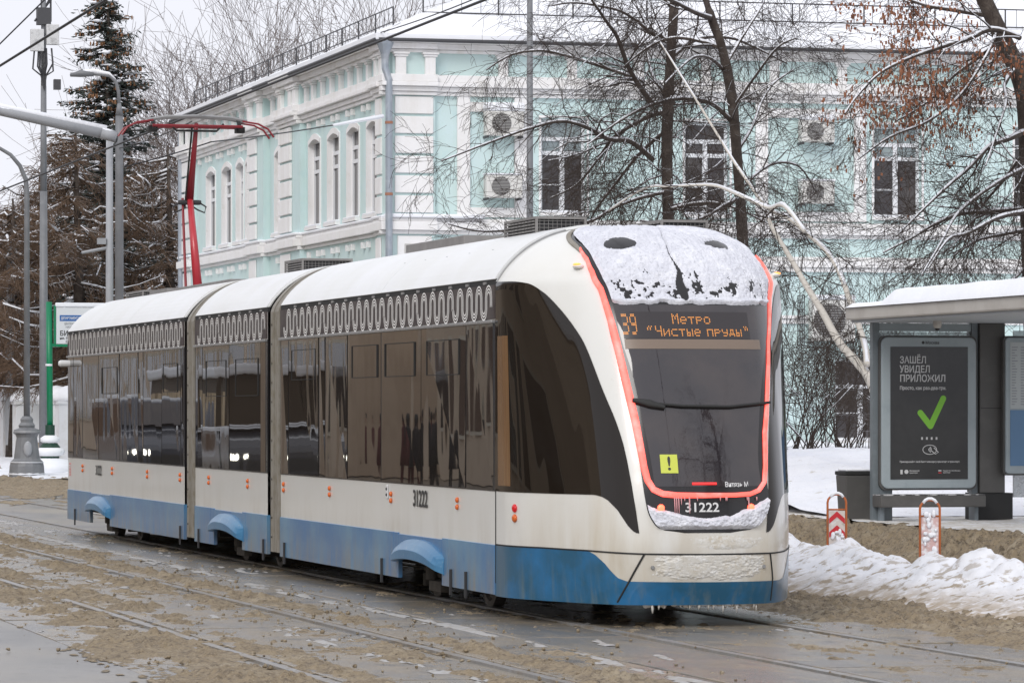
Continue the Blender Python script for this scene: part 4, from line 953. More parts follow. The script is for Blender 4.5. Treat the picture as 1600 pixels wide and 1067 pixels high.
# tall lamp with gantry arm (behind the middle car)
x, y = 4.25, 46.06
t = thing('street_lamp', 'tall grey lamp post with curved lamp and long snow-topped arm reaching left, behind the tram', 'street lamp', (x, y, 0))
MB().tube([(0, 0, 0), (0, 0, 7.0), (0, 0, 7.65)], [.10, .08, .075], 12).tube([(0, 0, 7.65), (0, 0, 7.9)], [.08, .035], 12).build('pole', GP, t, smooth=True)
cv = [(0, 0, 7.85), (-.02, 0, 8.15), (-.07, .02, 8.33), (-.18, .04, 8.44), (-.35, .07, 8.47), (-.55, .1, 8.48)]
MB().tube(cv, .035, 8).build('lamp_arm', GP, t, smooth=True)
MB().tube([(-.50, .1, 8.48), (-.75, .16, 8.49), (-.95, .24, 8.455)], [.05, .075, .03], 8).build('lamp_head', GP, t, smooth=True)
MB().tube([(-.07, .02, 8.37), (-.2, .04, 8.49), (-.5, .09, 8.54), (-.95, .24, 8.51)], [.02, .035, .05, .02], 6).build('lamp_snow', PSN, t, smooth=True)
MB().tube([(-.05, 0, 7.22), (-.35, .05, 7.30)], .12, 10).tube([(-.3, .05, 7.29), (-2.6, .6, 7.80), (-5.0, 1.1, 8.2)], [.115, .095, .07], 10).build('gantry_arm', GPL, t, smooth=True)
MB().tube([(-.25, .05, 7.38), (-2.6, .6, 7.89), (-5.0, 1.1, 8.28)], [.075, .06, .04], 8).build('arm_snow', PSN, t, smooth=True)
# light pole next to it
x, y = 7.25, 65.95
t = thing('utility_pole', 'light grey mast just left of the tall lamp post with small snowy bracket', 'pole', (x, y, 0))
MB().tube([(0, 0, 0), (0, 0, 8.6)], [.11, .085], 12).build('mast', GPL, t, smooth=True)
MB().tube([(0, 0, 5.82), (-.7, 0, 5.68)], [.05, .04], 6).box(-.3, -.1, -.1, .1, 5.9, 6.05).build('bracket', GPL, t)
MB().box(-.14, .34, -.12, -.10, 3.6, 4.15).build('small_sign', M('lime_yellow', (.55, .7, .05), .5), t)
# antenna mast
x, y = 8.24, 84.31
t = thing('antenna_mast', 'tall dark mast carrying white antenna panels high at the left edge', 'mast', (x, y, 0))
MB().tube([(0, 0, 0), (0, 0, 8.2)], [.14, .11], 10).tube([(0, 0, 8.2), (0, 0, 11.3)], [.10, .085], 10).tube([(0, 0, 11.3), (0, 0, 14.6)], [.08, .07], 8).build('pole', GP, t, smooth=True)
MB().box(-.42, -.03, -.32, -.14, 12.3, 12.95).box(.05, .42, -.3, -.1, 12.5, 13.1).build('antenna_panel', M('antenna_white', (.6, .6, .6), .5, n=[(6, (.4, .4, .4), .5, .7)]), t, bevel=.02)
ca = MB()
for k in range(9):
    a = R.uniform(-.3, .3); ca.tube([(a, -.2, 12.4), (a * 1.2, -.25, 12.0 - R.uniform(0, .3)), (a * .3, -.1, 11.6), (0, -.13, 11.2)], .025, 4)
ca.box(.3, .5, -.1, .1, 11.2, 11.5).box(-.2, .2, -.15, .15, 13.1, 13.6)
for k in range(5): ca.tube([(R.uniform(-.3, .3), 0, 13.2), (R.uniform(-.4, .4), 0, 13.9)], .03, 4)
ca.build('cable_loom', IRON, t, kind='stuff')
# curved street lamp with cast base
def lamp_base(mb, s=1.):
    return mb.lathe((0, 0, 0), [(.47 * s, 0), (.45 * s, .30 * s), (.42 * s, .42 * s), (.34 * s, .50 * s), (.27 * s, 1.05 * s), (.30 * s, 1.12 * s), (.36 * s, 1.16 * s), (.34 * s, 1.24 * s), (.20 * s, 1.30 * s), (.22 * s, 1.36 * s), (.16 * s, 1.44 * s), (.17 * s, 1.52 * s), (.11 * s, 1.6 * s)], 14)
x, y = 5.81, 70.47; g = gnd(x, y)
t = thing('street_lamp', 'grey street lamp with curved top and ornate cast base on snowy kerb, left edge', 'street lamp', (x, y, g))
MB().tube([(0, 0, 1.4), (0, 0, 7.4), (-.03, 0, 7.75), (-.18, 0, 8.1), (-.42, 0, 8.38), (-.8, 0, 8.6), (-1.3, 0, 8.7)], [.085, .07, .06, .055, .05, .045, .04], 10).build('pole', GP, t, smooth=True)
MB().ell((-1.5, 0, 8.7), (.35, .12, .07), 10, 6).build('lamp_head', GP, t, smooth=True)
b_ = lamp_base(MB()).build('cast_base', GP, t, smooth=False)
MB().ell((0, 0, .40), (.46, .46, .06), 14, 4).ell((0, 0, 1.2), (.36, .36, .07), 14, 4).ell((0, 0, .1), (.5, .5, .12), 12, 4).build('base_snow', PSN, t, smooth=True, kind='stuff')
MB().ell((-.02, -.33, .75), (.12, .06, .2), 8, 6).build('cast_emblem', GPL, t, smooth=True)
# green sign post with library sign
x, y = 7.12, 75.3; g = gnd(x, y)
t = thing('sign_post', 'green sign post with white library board standing in a snow heap left of the tram', 'sign post', (x, y, g))
MB().tube([(0, 0, 1.1), (-.03, 0, 4.7)], .085, 10).build('post', GREEN, t, smooth=True)
MB().lathe((0, 0, 0), [(.5, 0), (.45, .35), (.25, .42), (.28, .75), (.2, .85), (.13, .95), (.13, 1.35)], 12).build('post_base', M('dark_green', (.01, .05, .03), .6), t)
MB().ell((0, -.05, .15), (.8, .7, .32), 14, 6).ell((0, 0, .62), (.42, .42, .16), 12, 6).ell((0, 0, .95), (.28, .28, .14), 10, 5).lathe((-.03, 0, 2.95), [(.10, 0), (.10, .06)], 8).build('post_snow', PSN, t, smooth=True, kind='stuff')
sg = MB().box(.16, 1.50, -.03, .03, 3.55, 4.55).build('sign_board', M('sign_white', (.68, .70, .72), .5), t, bevel=.02)
MB().box(.10, 1.56, -.035, .035, 3.48, 3.545).box(.02, .10, -.035, .035, 3.48, 3.56).box(.10, .155, -.035, .035, 3.55, 4.6).build('sign_frame', GREEN, t)
MB().box(.14, 1.5, -.05, .05, 4.56, 4.68).build('sign_snow', PSN, t, bevel=.03)
SB = M('sign_blue', (.02, .12, .38), .5); SG = M('sign_grey_text', (.25, .26, .28), .5)
MB().box(.26, 1.48, -.037, -.031, 4.18, 4.34).build('blue_strip', SB, sg)
def txf(s, size, x_, z_, mat, par, **k): return text('lettering', s, size, (x_, -.0345 if mat is not WHT else -.0395, z_), (1, 0, 0), (0, 0, 1), mat, par, **k)
txf('ДЕПАРТАМЕНТ КУЛЬТУРЫ г. МОСКВЫ', .10, .29, 4.225, WHT, sg, width=1.15)
txf('ЦЕНТРАЛЬНАЯ УНИВЕРСАЛЬНАЯ', .075, .38, 4.08, SG, sg, width=1.0); txf('НАУЧНАЯ БИБЛИОТЕКА', .075, .42, 3.99, SG, sg, width=.9)
txf('БИБЛИОТЕКА', .19, .26, 3.78, INK, sg, width=1.15); txf('им. Н.Г.ЧЕРНЫШЕВСКОГО', .10, .26, 3.68, INK, sg, width=1.15); txf('8 (495) 951 64', .10, .42, 3.585, SG, sg)
# crossing sign far left
x, y = [float(q) for q in atZ(9, 607, 190)[:2]]
t = thing('crossing_sign', 'small blue and white pedestrian crossing sign with lime border at far left', 'traffic sign', (x, y, gnd(x, y)))
MB().tube([(0, .06, 0), (0, .06, 3.1)], .05, 8).build('post', GP, t)
MB().box(-.23, .23, -.02, .02, 2.38, 3.0).build('lime_board', M('lime_board', (.5, .75, .04), .5), t, bevel=.01)
q = MB().box(-.2, .2, -.028, -.021, 2.50, 2.90).build('blue_panel', M('blue_panel', (.01, .13, .5), .5), t)
MB().prism([(-.17, 2.54), (.17, 2.54), (0, 2.86)], lambda a, b: (a, -.034, b), lambda a, b: (a, -.029, b)).build('white_triangle', WHT, q)
MB().tube([(-.06, -.037, 2.56), (0, -.037, 2.64), (.05, -.037, 2.56)], .012, 4).tube([(0, -.037, 2.64), (0, -.037, 2.72)], .015, 4).ell((.01, -.037, 2.76), (.02, .005, .02), 6, 4).build('walker_symbol', INK, q)
# thin far pole
x, y = atZ(18, 520, 130)[:2]
t = thing('utility_pole', 'short pale concrete pole far behind the fence at the left edge', 'pole', (x, y, 0))
MB().tube([(0, 0, 0), (0, 0, 6.9)], [.20, .17], 8).build('mast', GPL, t); MB().ell((0, 0, 6.95), (.2, .2, .1), 8, 5).build('snow_cap', PSN, t, smooth=True)
# lamp post before the teal facade
x, y = 13.49, 48.77; g = gnd(x, y)
t = thing('lamp_post', 'thin grey post in front of the teal facade, right of the first air conditioners', 'lamp post', (x, y, g))
MB().tube([(0, 0, 0), (0, 0, 5), (0, 0, 11.2)], [.09, .075, .06], 8).build('pole', GP, t, smooth=True); MB().lathe((0, 0, 0), [(.14, 0), (.13, .8), (.09, .85)], 8).build('pole_base', GP, t)
# white fence with snowy caps
FW_ = M('fence_whitewash', (.72, .72, .73), .8, n=[(2, (.62, .61, .59), .5, .7)], bump=(12, .3, .01)); FPL = M('fence_plinth_beige', (.45, .37, .26), .8, n=[(3, (.36, .30, .22), .45, .7)])
t = thing('white_fence', 'whitewashed pillar fence with rounded snow caps and green grilles at far left', 'fence', (9.3, 84.0, 0))
for k in range(14):
    y0 = 1.8 + k * 3.1; g = gnd(9.3, 84 + y0) + .05
    p = MB().box(-.45, .45, y0 - .45, y0 + .45, g, 1.75 + g).box(-.5, .5, y0 - .5, y0 + .5, 1.75 + g, 1.84 + g).build('pillar', FW_, t)
    MB().lathe((0, y0, 1.842 + g), [(.60, 0), (.58, .14), (.45, .32), (.22, .44), (.02, .48)], 14).build('snow_cap', PSN, p, smooth=True)
    MB().box(-.2, .2, y0 + .45, y0 + 2.65, g - .1, g + .55).build('plinth', FPL, t); MB().box(-.25, .25, y0 + .45, y0 + 2.65, g + .551, g + .70).build('plinth_snow', PSN, t, bevel=.04)
    gr = MB()
    for j in range(1, 9): yy = y0 + .45 + j * .245; gr.tube([(0, yy, g + .65), (0, yy, 1.65 + g)], .02, 4)
    gr.box(-.015, .015, y0 + .45, y0 + 2.65, 1.5 + g, 1.55 + g); gr.build('grille', GREEN, t)
# building far left
x, y = atZ(-10, 600, 165)[:2]
t = thing('brick_house', 'brown brick house glimpsed behind the trees at the far left edge', 'house', (x, y, 0))
BRK = M('old_brick', (.24, .15, .10), .85, n=[(3, (.30, .20, .14), .45, .7)])
MB().box(-9, 3.0, 0, 12, 0, 7.2).build('wall', BRK, t); MB().box(-9.3, 3.3, -.3, 12.3, 7.2, 7.5).build('roof', BSNOW, t)
for k in range(3):
    f = MB().box(-4.0 + k * 2.6, -2.9 + k * 2.6, -.05, .0, 4.2, 6.2).build('window', WFR, t); MB().box(-3.92 + k * 2.6, -2.98 + k * 2.6, -.06, -.051, 4.28, 6.1).build('pane', PANE, f)
# lane markers in the snowbank
MO = M('marker_orange', (.48, .13, .035), .5, n=[(12, (.30, .12, .06), .5, .7)]); MW = M('marker_board', (.62, .55, .50), .6, n=[(9, (.75, .74, .74), .5, .65), (20, (.4, .33, .27), .58, .72)]); MR_ = M('marker_red', (.55, .02, .03), .5)
def marker_post(x, y, label, faded):
    t = thing('lane_marker', label, 'lane marker', (x, y, .0), -TH + .02, 'lane markers in the snowbank')
    h = .93; w_ = .095
    arc = [(-w_, 0, .0), (-w_, 0, h - .12)] + [(-w_ * math.cos(a), 0, h - .09 + .085 * math.sin(a)) for a in np.linspace(0, math.pi, 9)] + [(w_, 0, h - .12), (w_, 0, .0)]
    MB().tube(arc, .0125, 6).tube([(-w_, 0, h - .16), (w_, 0, h - .16)], .01, 5).build('frame', MO, t, smooth=True)
    MB().tube([(-w_ * .8 * math.cos(a), -.004, h - .075 + .085 * math.sin(a)) for a in np.linspace(.5, math.pi - .5, 6)], .016, 6).build('frame_snow', PSN, t, smooth=True)
    b = MB().box(-w_ + .013, w_ - .013, -.008, .008, .1, h - .172).build('board', MW if not faded else M('marker_board_faded', (.62, .42, .40), .6, n=[(14, (.80, .79, .80), .45, .6), (8, (.45, .30, .24), .55, .7)]), t)
    for zc in ((h - .24, h - .38) if not faded else ()):
        if zc > h - .3: pass
        MB().prism([(-w_ + .015, zc - .06), (0, zc + .03), (w_ - .015, zc - .06), (w_ - .015, zc + .01 - .06 + .07), (w_ - .015, zc + .02), (0, zc + .10 - .015), (-w_ + .015, zc + .02)] if False else [(-w_ + .015, zc - .065), (0, zc + .005), (w_ - .015, zc - .065), (w_ - .015, zc - .01), (0, zc + .062), (-w_ + .015, zc - .01)], lambda a, c: (a, -.012, c), lambda a, c: (a, -.009, c)).build('red_chevron', MR_, b)
    sn = MB()
    for k in range(26):
        z = .30 + R.random() ** 1.6 * (.25 if not faded else .5); sn.ell((R.uniform(-.06, .06), -.02, z), (R.uniform(.01, .035), .014, R.uniform(.012, .04)), 6, 4)
    sn.build('clinging_snow', PSN, t, smooth=True, kind='stuff')
marker_post(4.98, 5.3, 'lane marker with clear red chevrons, the farther one nearest the tram nose', False)
marker_post(5.0, 2.7, 'snow-plastered faded lane marker, the nearer one below the bus shelter', True)
# bus shelter
SC = M('shelter_cream', (.50, .47, .43), .5, n=[(2, (.42, .39, .35), .45, .7)]); SGR = M('shelter_grey', (.085, .082, .078), .5, n=[(3, (.11, .105, .10), .5, .7)]); SLG = M('panel_frame_grey', (.33, .38, .40), .4, n=[(4, (.28, .33, .35), .5, .7)]); SCEIL = M('shelter_ceiling', (.42, .44, .46), .6)
SGL = M('shelter_glass', (.35, .40, .42), .05, ior=1.5, n=[(5, (.22, .25, .26), .42, .6), (14, (.5, .54, .56), .55, .7)]); SGL.blend_method = 'BLEND' if hasattr(SGL, 'blend_method') else 'OPAQUE'
SGL.node_tree.nodes['Principled BSDF'].inputs['Alpha'].default_value = .55
STEELP = M('shelter_post_steel', (.15, .175, .19), .4, n=[(4, (.2, .23, .25), .5, .7)])
gx0, gy0, gg = 8.48, 13.89, .38
t = thing('bus_shelter', 'grey bus shelter with cream snow-covered roof, glass end wall and framed poster', 'bus shelter', (gx0, gy0, gg))
# local axes: x to the right (away from the road), y along the road (negative = towards the viewer)
MB().add([(-.30, .12, 2.52), (-.30, .12, 2.68), (-.30, -8.5, 2.68), (-.30, -8.5, 2.52), (2.6, .12, 2.52), (2.6, .12, 2.68), (2.6, -8.5, 2.68), (2.6, -8.5, 2.52)], [(0, 1, 2, 3), (4, 7, 6, 5), (0, 4, 5, 1), (1, 5, 6, 2), (2, 6, 7, 3), (3, 7, 4, 0)]).build('roof', SC, t, bevel=.02)
MB().box(-.24, 2.5, -8.4, .05, 2.49, 2.519).build('ceiling', SCEIL, t)
X, Y = np.meshgrid(np.linspace(-.33, 2.6, 30), np.linspace(.14, -8.5, 90), indexing='ij')
e = np.clip(np.minimum((X + .33) / .12, (.14 - Y) / .14), 0, 1) ** .5; Hs = 2.675 + e * (.06 + .13 * sm(-Y, .9, 1.6) + .06 * (fbm(X * 1.2, Y * 1.2, 3, 91) - .4) + .05 * sm(X, -.1, .4))
grid_mesh('roof_snow', np.stack([X, Y, Hs], -1)[:, ::-1], BSNOW, t)
MB().box(0.0, .09, -.05, .05, 0, 2.49).build('post', STEELP, t); MB().box(.092, .26, -.05, .05, 0, .46).build('post', STEELP, t)
MB().box(1.32, 1.40, -.05, .05, .0, 2.49).build('post', STEELP, t)
MB().box(.10, .74, -.01, .01, .5, 2.38).build('glass_pane', SGL, t); MB().box(.75, 1.32, -.01, .01, .5, 2.38).build('glass_pane', SGL, t)
MB().box(.09, 1.32, -.03, .03, 2.385, 2.485).build('top_rail', SLG, t)
MB().box(-.0, 1.40, -.34, -.03, .19, .335).build('bench', SGR, t, bevel=.015); MB().box(-.0, 1.40, -.3, -.06, .336, .35).build('bench_snow', M('thin_snow', (.6, .6, .6), .8, n=[(9, (.1, .1, .1), .45, .55)]), t)
for xx in (.05, 1.3): MB().box(xx, xx + .05, -.2, -.1, 0, .19).build('bench_leg', STEELP, t)
MB().box(1.41, 1.75, -.1, .35, .36, 2.49).build('service_cabinet', SGR, t, bevel=.01); MB().box(1.38, 1.86, -.08, .33, .0, .358).build('cabinet_base', DARK, t)
MB().box(1.42, 1.745, -.103, -.1, 1.42, 1.428).build('cabinet_seam', DARK, t)
MB().box(1.9, 2.5, -.02, .02, .3, 2.4).build('glass_pane', SGL, t)
# poster light box
def rrect(x0, x1, z0, z1, r, n=5):
    P_ = []
    for cx, cz, a0 in ((x1 - r, z0 + r, -90), (x1 - r, z1 - r, 0), (x0 + r, z1 - r, 90), (x0 + r, z0 + r, 180)):
        for k in range(n + 1): a = math.radians(a0 + 90 * k / n); P_.append((cx + r * math.cos(a), cz + r * math.sin(a)))
    return P_
def panelbox(par, x0, x1, z0, z1, y0, y1, r=.09, b=.105):
    o = MB().prism(rrect(x0, x1, z0, z1, r), lambda a, c: (a, y0, c), lambda a, c: (a, y1, c)).build('poster_frame', SLG, par, fix=True, bevel=.012)
    MB().prism(rrect(x0 - .02, x1 + .02, z0 - .02, z1 + .02, r), lambda a, c: (a, y0 + .03, c), lambda a, c: (a, y1 + .02, c)).build('frame_case', SGR, par, fix=True)
    return o
py_ = -.13
pf = panelbox(t, .09, 1.35, .42, 2.31, py_, -.052)
POST = M('poster_black', (.022, .022, .022), .12, n=[(.9, (.035, .035, .034), .45, .6)])
ps = MB().box(.205, 1.235, py_ - .006, py_ - .002, .535, 2.19).build('poster', POST, pf)
PW = M('poster_white_print', (.55, .55, .55), .4); PG = M('poster_green_print', (.20, .50, .045), .4)
fy = py_ - .009
def ptx(s, size, x_, z_, width=None, m_=PW): return text('lettering', s, size, (x_, fy, z_), (1, 0, 0), (0, 0, 1), m_, pf, width=width)
ptx('ЗАШЁЛ', .118, .325, 1.985, .345); ptx('УВИДЕЛ', .118, .325, 1.87, .40); ptx('ПРИЛОЖИЛ', .118, .325, 1.755, .60)
ptx('Просто, как раз-два-три.', .060, .325, 1.655, .615)
ck = [(.60, 1.365), (.735, 1.20), (.905, 1.545)]
def capsule(mb, p, q, r_, y_):
    p = np.array(p); q = np.array(q); d = (q - p) / np.linalg.norm(q - p); a0 = math.atan2(d[1], d[0]); P_ = []
    for c_, s_ in ((q, -90), (p, 90)):
        for k in range(9): a = a0 + math.radians(s_ + 180 * k / 8); P_.append((c_[0] + r_ * math.cos(a), c_[1] + r_ * math.sin(a)))
    mb.prism(P_, lambda a, c: (a, y_, c), lambda a, c: (a, y_ + .002, c))
mb = MB(); capsule(mb, ck[0], ck[1], .038, fy); mb.build('green_tick', PG, pf, fix=True); mb = MB(); capsule(mb, ck[1], ck[2], .038, fy - .001); mb.build('green_tick', PG, pf, fix=True)
for k in range(4): MB().box(.612 + k * .064, .634 + k * .064, fy, fy + .002, 1.03, 1.062).build('printed_square', PW, pf)
mb = MB(); rr = []
for k in range(25): a = 2 * math.pi * k / 24; rr.append((.725 + .092 * math.cos(a), .905 + .058 * math.sin(a)))
ribbon2d(mb, rr, .008, lambda a, c: (a, fy, c)); 
for q_ in (.018, .034, .05): ribbon2d(mb, [(.695 + q_ * math.cos(a), .905 + q_ * math.sin(a)) for a in np.linspace(-.8, .8, 8)], .008, lambda a, c: (a, fy, c))
ribbon2d(mb, [(.78, .93), (.84, .87), (.80, .85), (.75, .89)], .01, lambda a, c: (a, fy - .001, c)); mb.build('contactless_symbol', PW, pf)
ptx('Прикладывайте свой билет или карту при входе в транспорт.', .030, .325, .745, .80); ptx('Московский', .022, .455, .635); ptx('транспорт', .022, .455, .61); ptx('Правительство Москвы', .02, .90, .635); ptx('транспорт', .02, .90, .612)
mb = MB(); mb.lathe((.415, fy, .63), [(.027, .0), (.027, .002)], 14, 'y').box(.335, .365, fy, fy + .002, .60, .655); mb.build('printed_emblem', PW, pf)
mb = MB().box(.84, .88, fy, fy + .002, .635, .65).build('printed_flag', PW, pf); MB().box(.84, .88, fy, fy + .002, .61, .622).build('printed_flag', MR_, pf)
text('lettering', 'Москва', .05, (.67, py_ - .001, 2.225), (1, 0, 0), (0, 0, 1), INK, pf); MB().lathe((.64, py_ - .001, 2.243), [(.02, 0), (.02, .001)], 12, 'y').build('printed_emblem', INK, pf)
# timetable panel
tp = panelbox(t, 1.70, 2.6, .60, 2.31, -.24, -.16, .05, .05)
b_ = MB().box(1.76, 2.55, -.246, -.241, 1.42, 2.25).build('timetable', M('timetable_paper', (.42, .45, .45), .3), tp); MB().box(1.76, 2.55, -.246, -.241, .70, 1.40).build('blue_notice', M('notice_blue', (.10, .20, .34), .3), tp)
tt = MB()
for k in range(22):
    z = 2.18 - k * .034
    for x_ in (1.78, 1.90, 2.02, 2.2): tt.box(x_, x_ + R.uniform(.03, .09), -.2485, -.2475, z, z + .012)
tt.build('printed_lines', SG, tp, kind='stuff')
for x_, z in ((.42, 2.44), (1.56, 2.44)):
    MB().lathe((x_, -1.2 if x_ < 1 else -2.4, z - .02), [(.05, .1), (.055, .02), (.04, -.02)], 10).build('dome_camera', SC, t); MB().ell((x_, -1.2 if x_ < 1 else -2.4, z - .04), (.035, .035, .035), 8, 6).build('camera_dome_glass', BLACKG, t, smooth=True)
# litter bin beside the shelter
t = thing('litter_bin', 'dark grey square litter bin standing left of the bus shelter post', 'litter bin', (8.29, 14.25, .38))
MB().add([(0, 0, 0), (.32, 0, 0), (.32, .32, 0), (0, .32, 0), (-.03, -.03, .58), (.35, -.03, .58), (.35, .35, .58), (-.03, .35, .58)], [(3, 2, 1, 0), (0, 1, 5, 4), (1, 2, 6, 5), (2, 3, 7, 6), (3, 0, 4, 7), (4, 5, 6, 7)]).build('bin_body', SGR, t, bevel=.01)
MB().box(-.04, .36, -.04, .36, .582, .63).build('bin_lid', DARK, t, bevel=.01); MB().box(-.02, .3, -.02, .3, .632, .66).build('bin_snow', PSN, t, bevel=.01)
# overhead lines
WIRE = M('wire_black', (.025, .025, .03), .6)
def wire(label, pts, r_, sag=0., cat='wire', snowy=False):
    m = MB(); P_ = []
    for p, q in zip(pts[:-1], pts[1:]):
        p, q = Vector(p), Vector(q)
        for k in range(12):
            s_ = k / 12; c = p.lerp(q, s_); c.z -= sag * 4 * s_ * (1 - s_); P_.append(c)
    P_.append(Vector(pts[-1])); m.tube(P_, r_, 5)
    o = m.build('overhead_wire', WIRE); o['label'] = label; o['category'] = cat; return o
wire('contact wire above the tram rising from its pantograph to the top of the picture', [(1.30, 130, 5.88), (1.30, 21.1, 5.88), (1.33, -30, 5.88)], .016)
wire('contact wire of the left track crossing the top left sky', [(-2.40, 140, 5.85), (-2.40, -30, 5.85)], .016)
a = atZ(0, 69, 60); b = atZ(68, 2, 60)
wire('thin cable in the top left corner, higher than the contact wire', [a + (a - b) * 3, b + (b - a) * 4], .012)
c0 = (BX - .3, BY - .4, float(ony(603, 182, BY - .4)[2]))
s1 = atZ(520, 196, 88); w_ = wire('span wire from the corner downpipe to the left, snow-coated near the building', [c0, s1, atZ(330, 222, 80), atZ(190, 262, 82)], .014, .02)
MB().tube([Vector(c0), Vector(c0).lerp(Vector(s1), .5), s1], [.05, .045, .03], 6).build('wire_snow', BSNOW, w_)
wire('long span wire from the lamp post through the larches at left', [atZ(186, 180, 80) if False else atZ(186, 232, 80), atZ(300, 190, 70)], .010, .05)
# white railing cable & cable from roof corner
wire('black cable from the roof corner to the upper right', [(BX - .35, BY - .45, 10.2), (9.2, 30, 9.3), (6.5, 0, 9.6)], .014, .1)
# ---------------- opposite side of the street (seen mirrored in the tram windows)
OPP = M('opposite_beige', (.62, .50, .38), .85, n=[(1, (.54, .43, .32), .45, .65)]); OPT = M('opposite_trim', (.62, .56, .46), .8)
t = thing('beige_house', 'beige rendered house row with white cornices across the street', 'house', (-15.5, 0, 0))
MB().box(-10, 0, 6, 66, 0, 7.5).box(-10, 1.2, 70, 104, 0, 9.5).box(-10, -1, 106, 190, 0, 7.0).build('wall', OPP, t)
MB().box(-10, .4, 5.8, 66.2, 7.5, 7.9).box(-10, 1.6, 69.8, 104.2, 9.5, 10.0).box(-10, -.6, 105.8, 190, 7.0, 7.4).build('roof_snow', BSNOW, t)
kk = thing('kiosk', 'low snow-roofed green kiosk on the opposite pavement', 'kiosk', (-13.2, 76, 0))
MB().box(-1.2, 1.2, 0, 9, 0, 2.7).build('wall', M('kiosk_brown', (.10, .075, .05), .6), kk); MB().box(-1.5, 1.5, -.3, 9.3, 2.7, 3.0).build('roof_snow', BSNOW, kk, bevel=.08)
for k_ in range(4): MB().box(1.2, 1.23, .4 + k_ * 2.2, 2.2 + k_ * 2.2, 1.0, 2.3).build('display_window', M('kiosk_lit', (.6, .45, .25), .4) if 'kiosk_lit' not in bpy.data.materials else bpy.data.materials['kiosk_lit'], kk)
kk = thing('snow_heap', 'ploughed heap of snow on the opposite kerb', 'snow heap', (-10.2, 70, 0))
MB().ell((0, 0, .2), (.8, 5, .9), 12, 6).ell((.2, 9, .2), (.8, 3, .7), 12, 6).build('snow', BSNOW, kk, smooth=True)
y = 8.
while y < 186:
    x0 = 0 if y < 64 else (1.2 if y < 103 else -1)
    if not (63.5 < y < 71 or 101.5 < y < 107):
        for z in (1.2, 4.6):
            f = MB().box(x0, x0 + .08, y, y + 2.1, z, z + 2.5).build('window', OPT, t); MB().box(x0 + .081, x0 + .1, y + .1, y + 2.0, z + .1, z + 2.4).build('pane', PANE, f)
    y += 3.4
def person(x, y, h, coat, label, rz=0.):
    t = thing('person', label, 'person', (x, y, 0), rz)
    s = h / 1.75; J = {'pel': (0, 0, .95), 'ch': (0, 0, 1.3), 'nk': (0, 0, 1.48), 'hd': (0, -.02, 1.60), 'ht': (0, -.02, 1.72), 'sl': (-.18, 0, 1.42), 'el': (-.24, .02, 1.12), 'hl': (-.22, -.1, .86), 'sr': (.18, 0, 1.42), 'er': (.24, .02, 1.12), 'hr': (.22, -.1, .86), 'kl': (-.1, -.02, .5), 'fl': (-.1, 0, .07), 'tl': (-.1, -.16, .04), 'kr': (.1, .04, .5), 'fr': (.1, .08, .07), 'tr': (.1, -.08, .04)}
    K = list(J); rad = dict(pel=.19, ch=.2, nk=.07, hd=.1, ht=.08, sl=.09, el=.065, hl=.045, sr=.09, er=.065, hr=.045, kl=.085, fl=.055, tl=.04, kr=.085, fr=.055, tr=.04)
    me = bpy.data.meshes.new('body'); me.from_pydata([tuple(c * s for c in J[k]) for k in K], [(K.index(a), K.index(b)) for a, b in (('pel', 'ch'), ('ch', 'nk'), ('nk', 'hd'), ('hd', 'ht'), ('ch', 'sl'), ('sl', 'el'), ('el', 'hl'), ('ch', 'sr'), ('sr', 'er'), ('er', 'hr'), ('pel', 'kl'), ('kl', 'fl'), ('fl', 'tl'), ('pel', 'kr'), ('kr', 'fr'), ('fr', 'tr'))], [])
    me.materials.append(coat); o = link('body', me, t); md = o.modifiers.new('skin', 'SKIN'); sv = me.skin_vertices[0].data
    for i, k in enumerate(K): sv[i].radius = (rad[k] * s, rad[k] * s * .8)
    sv[0].use_root = True; ss = o.modifiers.new('sub', 'SUBSURF'); ss.levels = ss.render_levels = 2
    MB().lathe((0, 0, .55 * s), [(.27 * s, 0), (.24 * s, .4 * s), (.22 * s, .85 * s), (.1 * s, .93 * s)], 12).build('coat', coat, t, smooth=True)
    MB().ell((0, -.02, 1.66 * s), (.105 * s, .115 * s, .12 * s), 10, 8).build('hat', DARK, t, smooth=True)
    MB().ell((0, -.1 * s, 1.60 * s), (.07 * s, .05 * s, .10 * s), 8, 6).build('face', M('skin_tone', (.5, .3, .22), .6) if 'skin_tone' not in bpy.data.materials else bpy.data.materials['skin_tone'], t, smooth=True)
COAT = [M('coat_black', (.02, .02, .022), .9), M('coat_olive', (.09, .10, .07), .9), M('coat_wine', (.10, .03, .03), .9)]
for i, (x, y, h, c, l) in enumerate([(-11.2, 46, 1.72, 0, 'person in long black coat waiting on the pavement opposite'), (-11.6, 51, 1.78, 0, 'person in black coat with dark hat farther along the opposite pavement'), (-11.0, 38, 1.75, 1, 'person in olive padded coat on the opposite pavement'), (-11.9, 41.5, 1.7, 0, 'person in dark jacket beside the one in the olive coat'), (-12.4, 55.5, 1.68, 2, 'person in wine red coat near the parked van')]): person(x, y, h, COAT[c], l, R.uniform(0, 3))
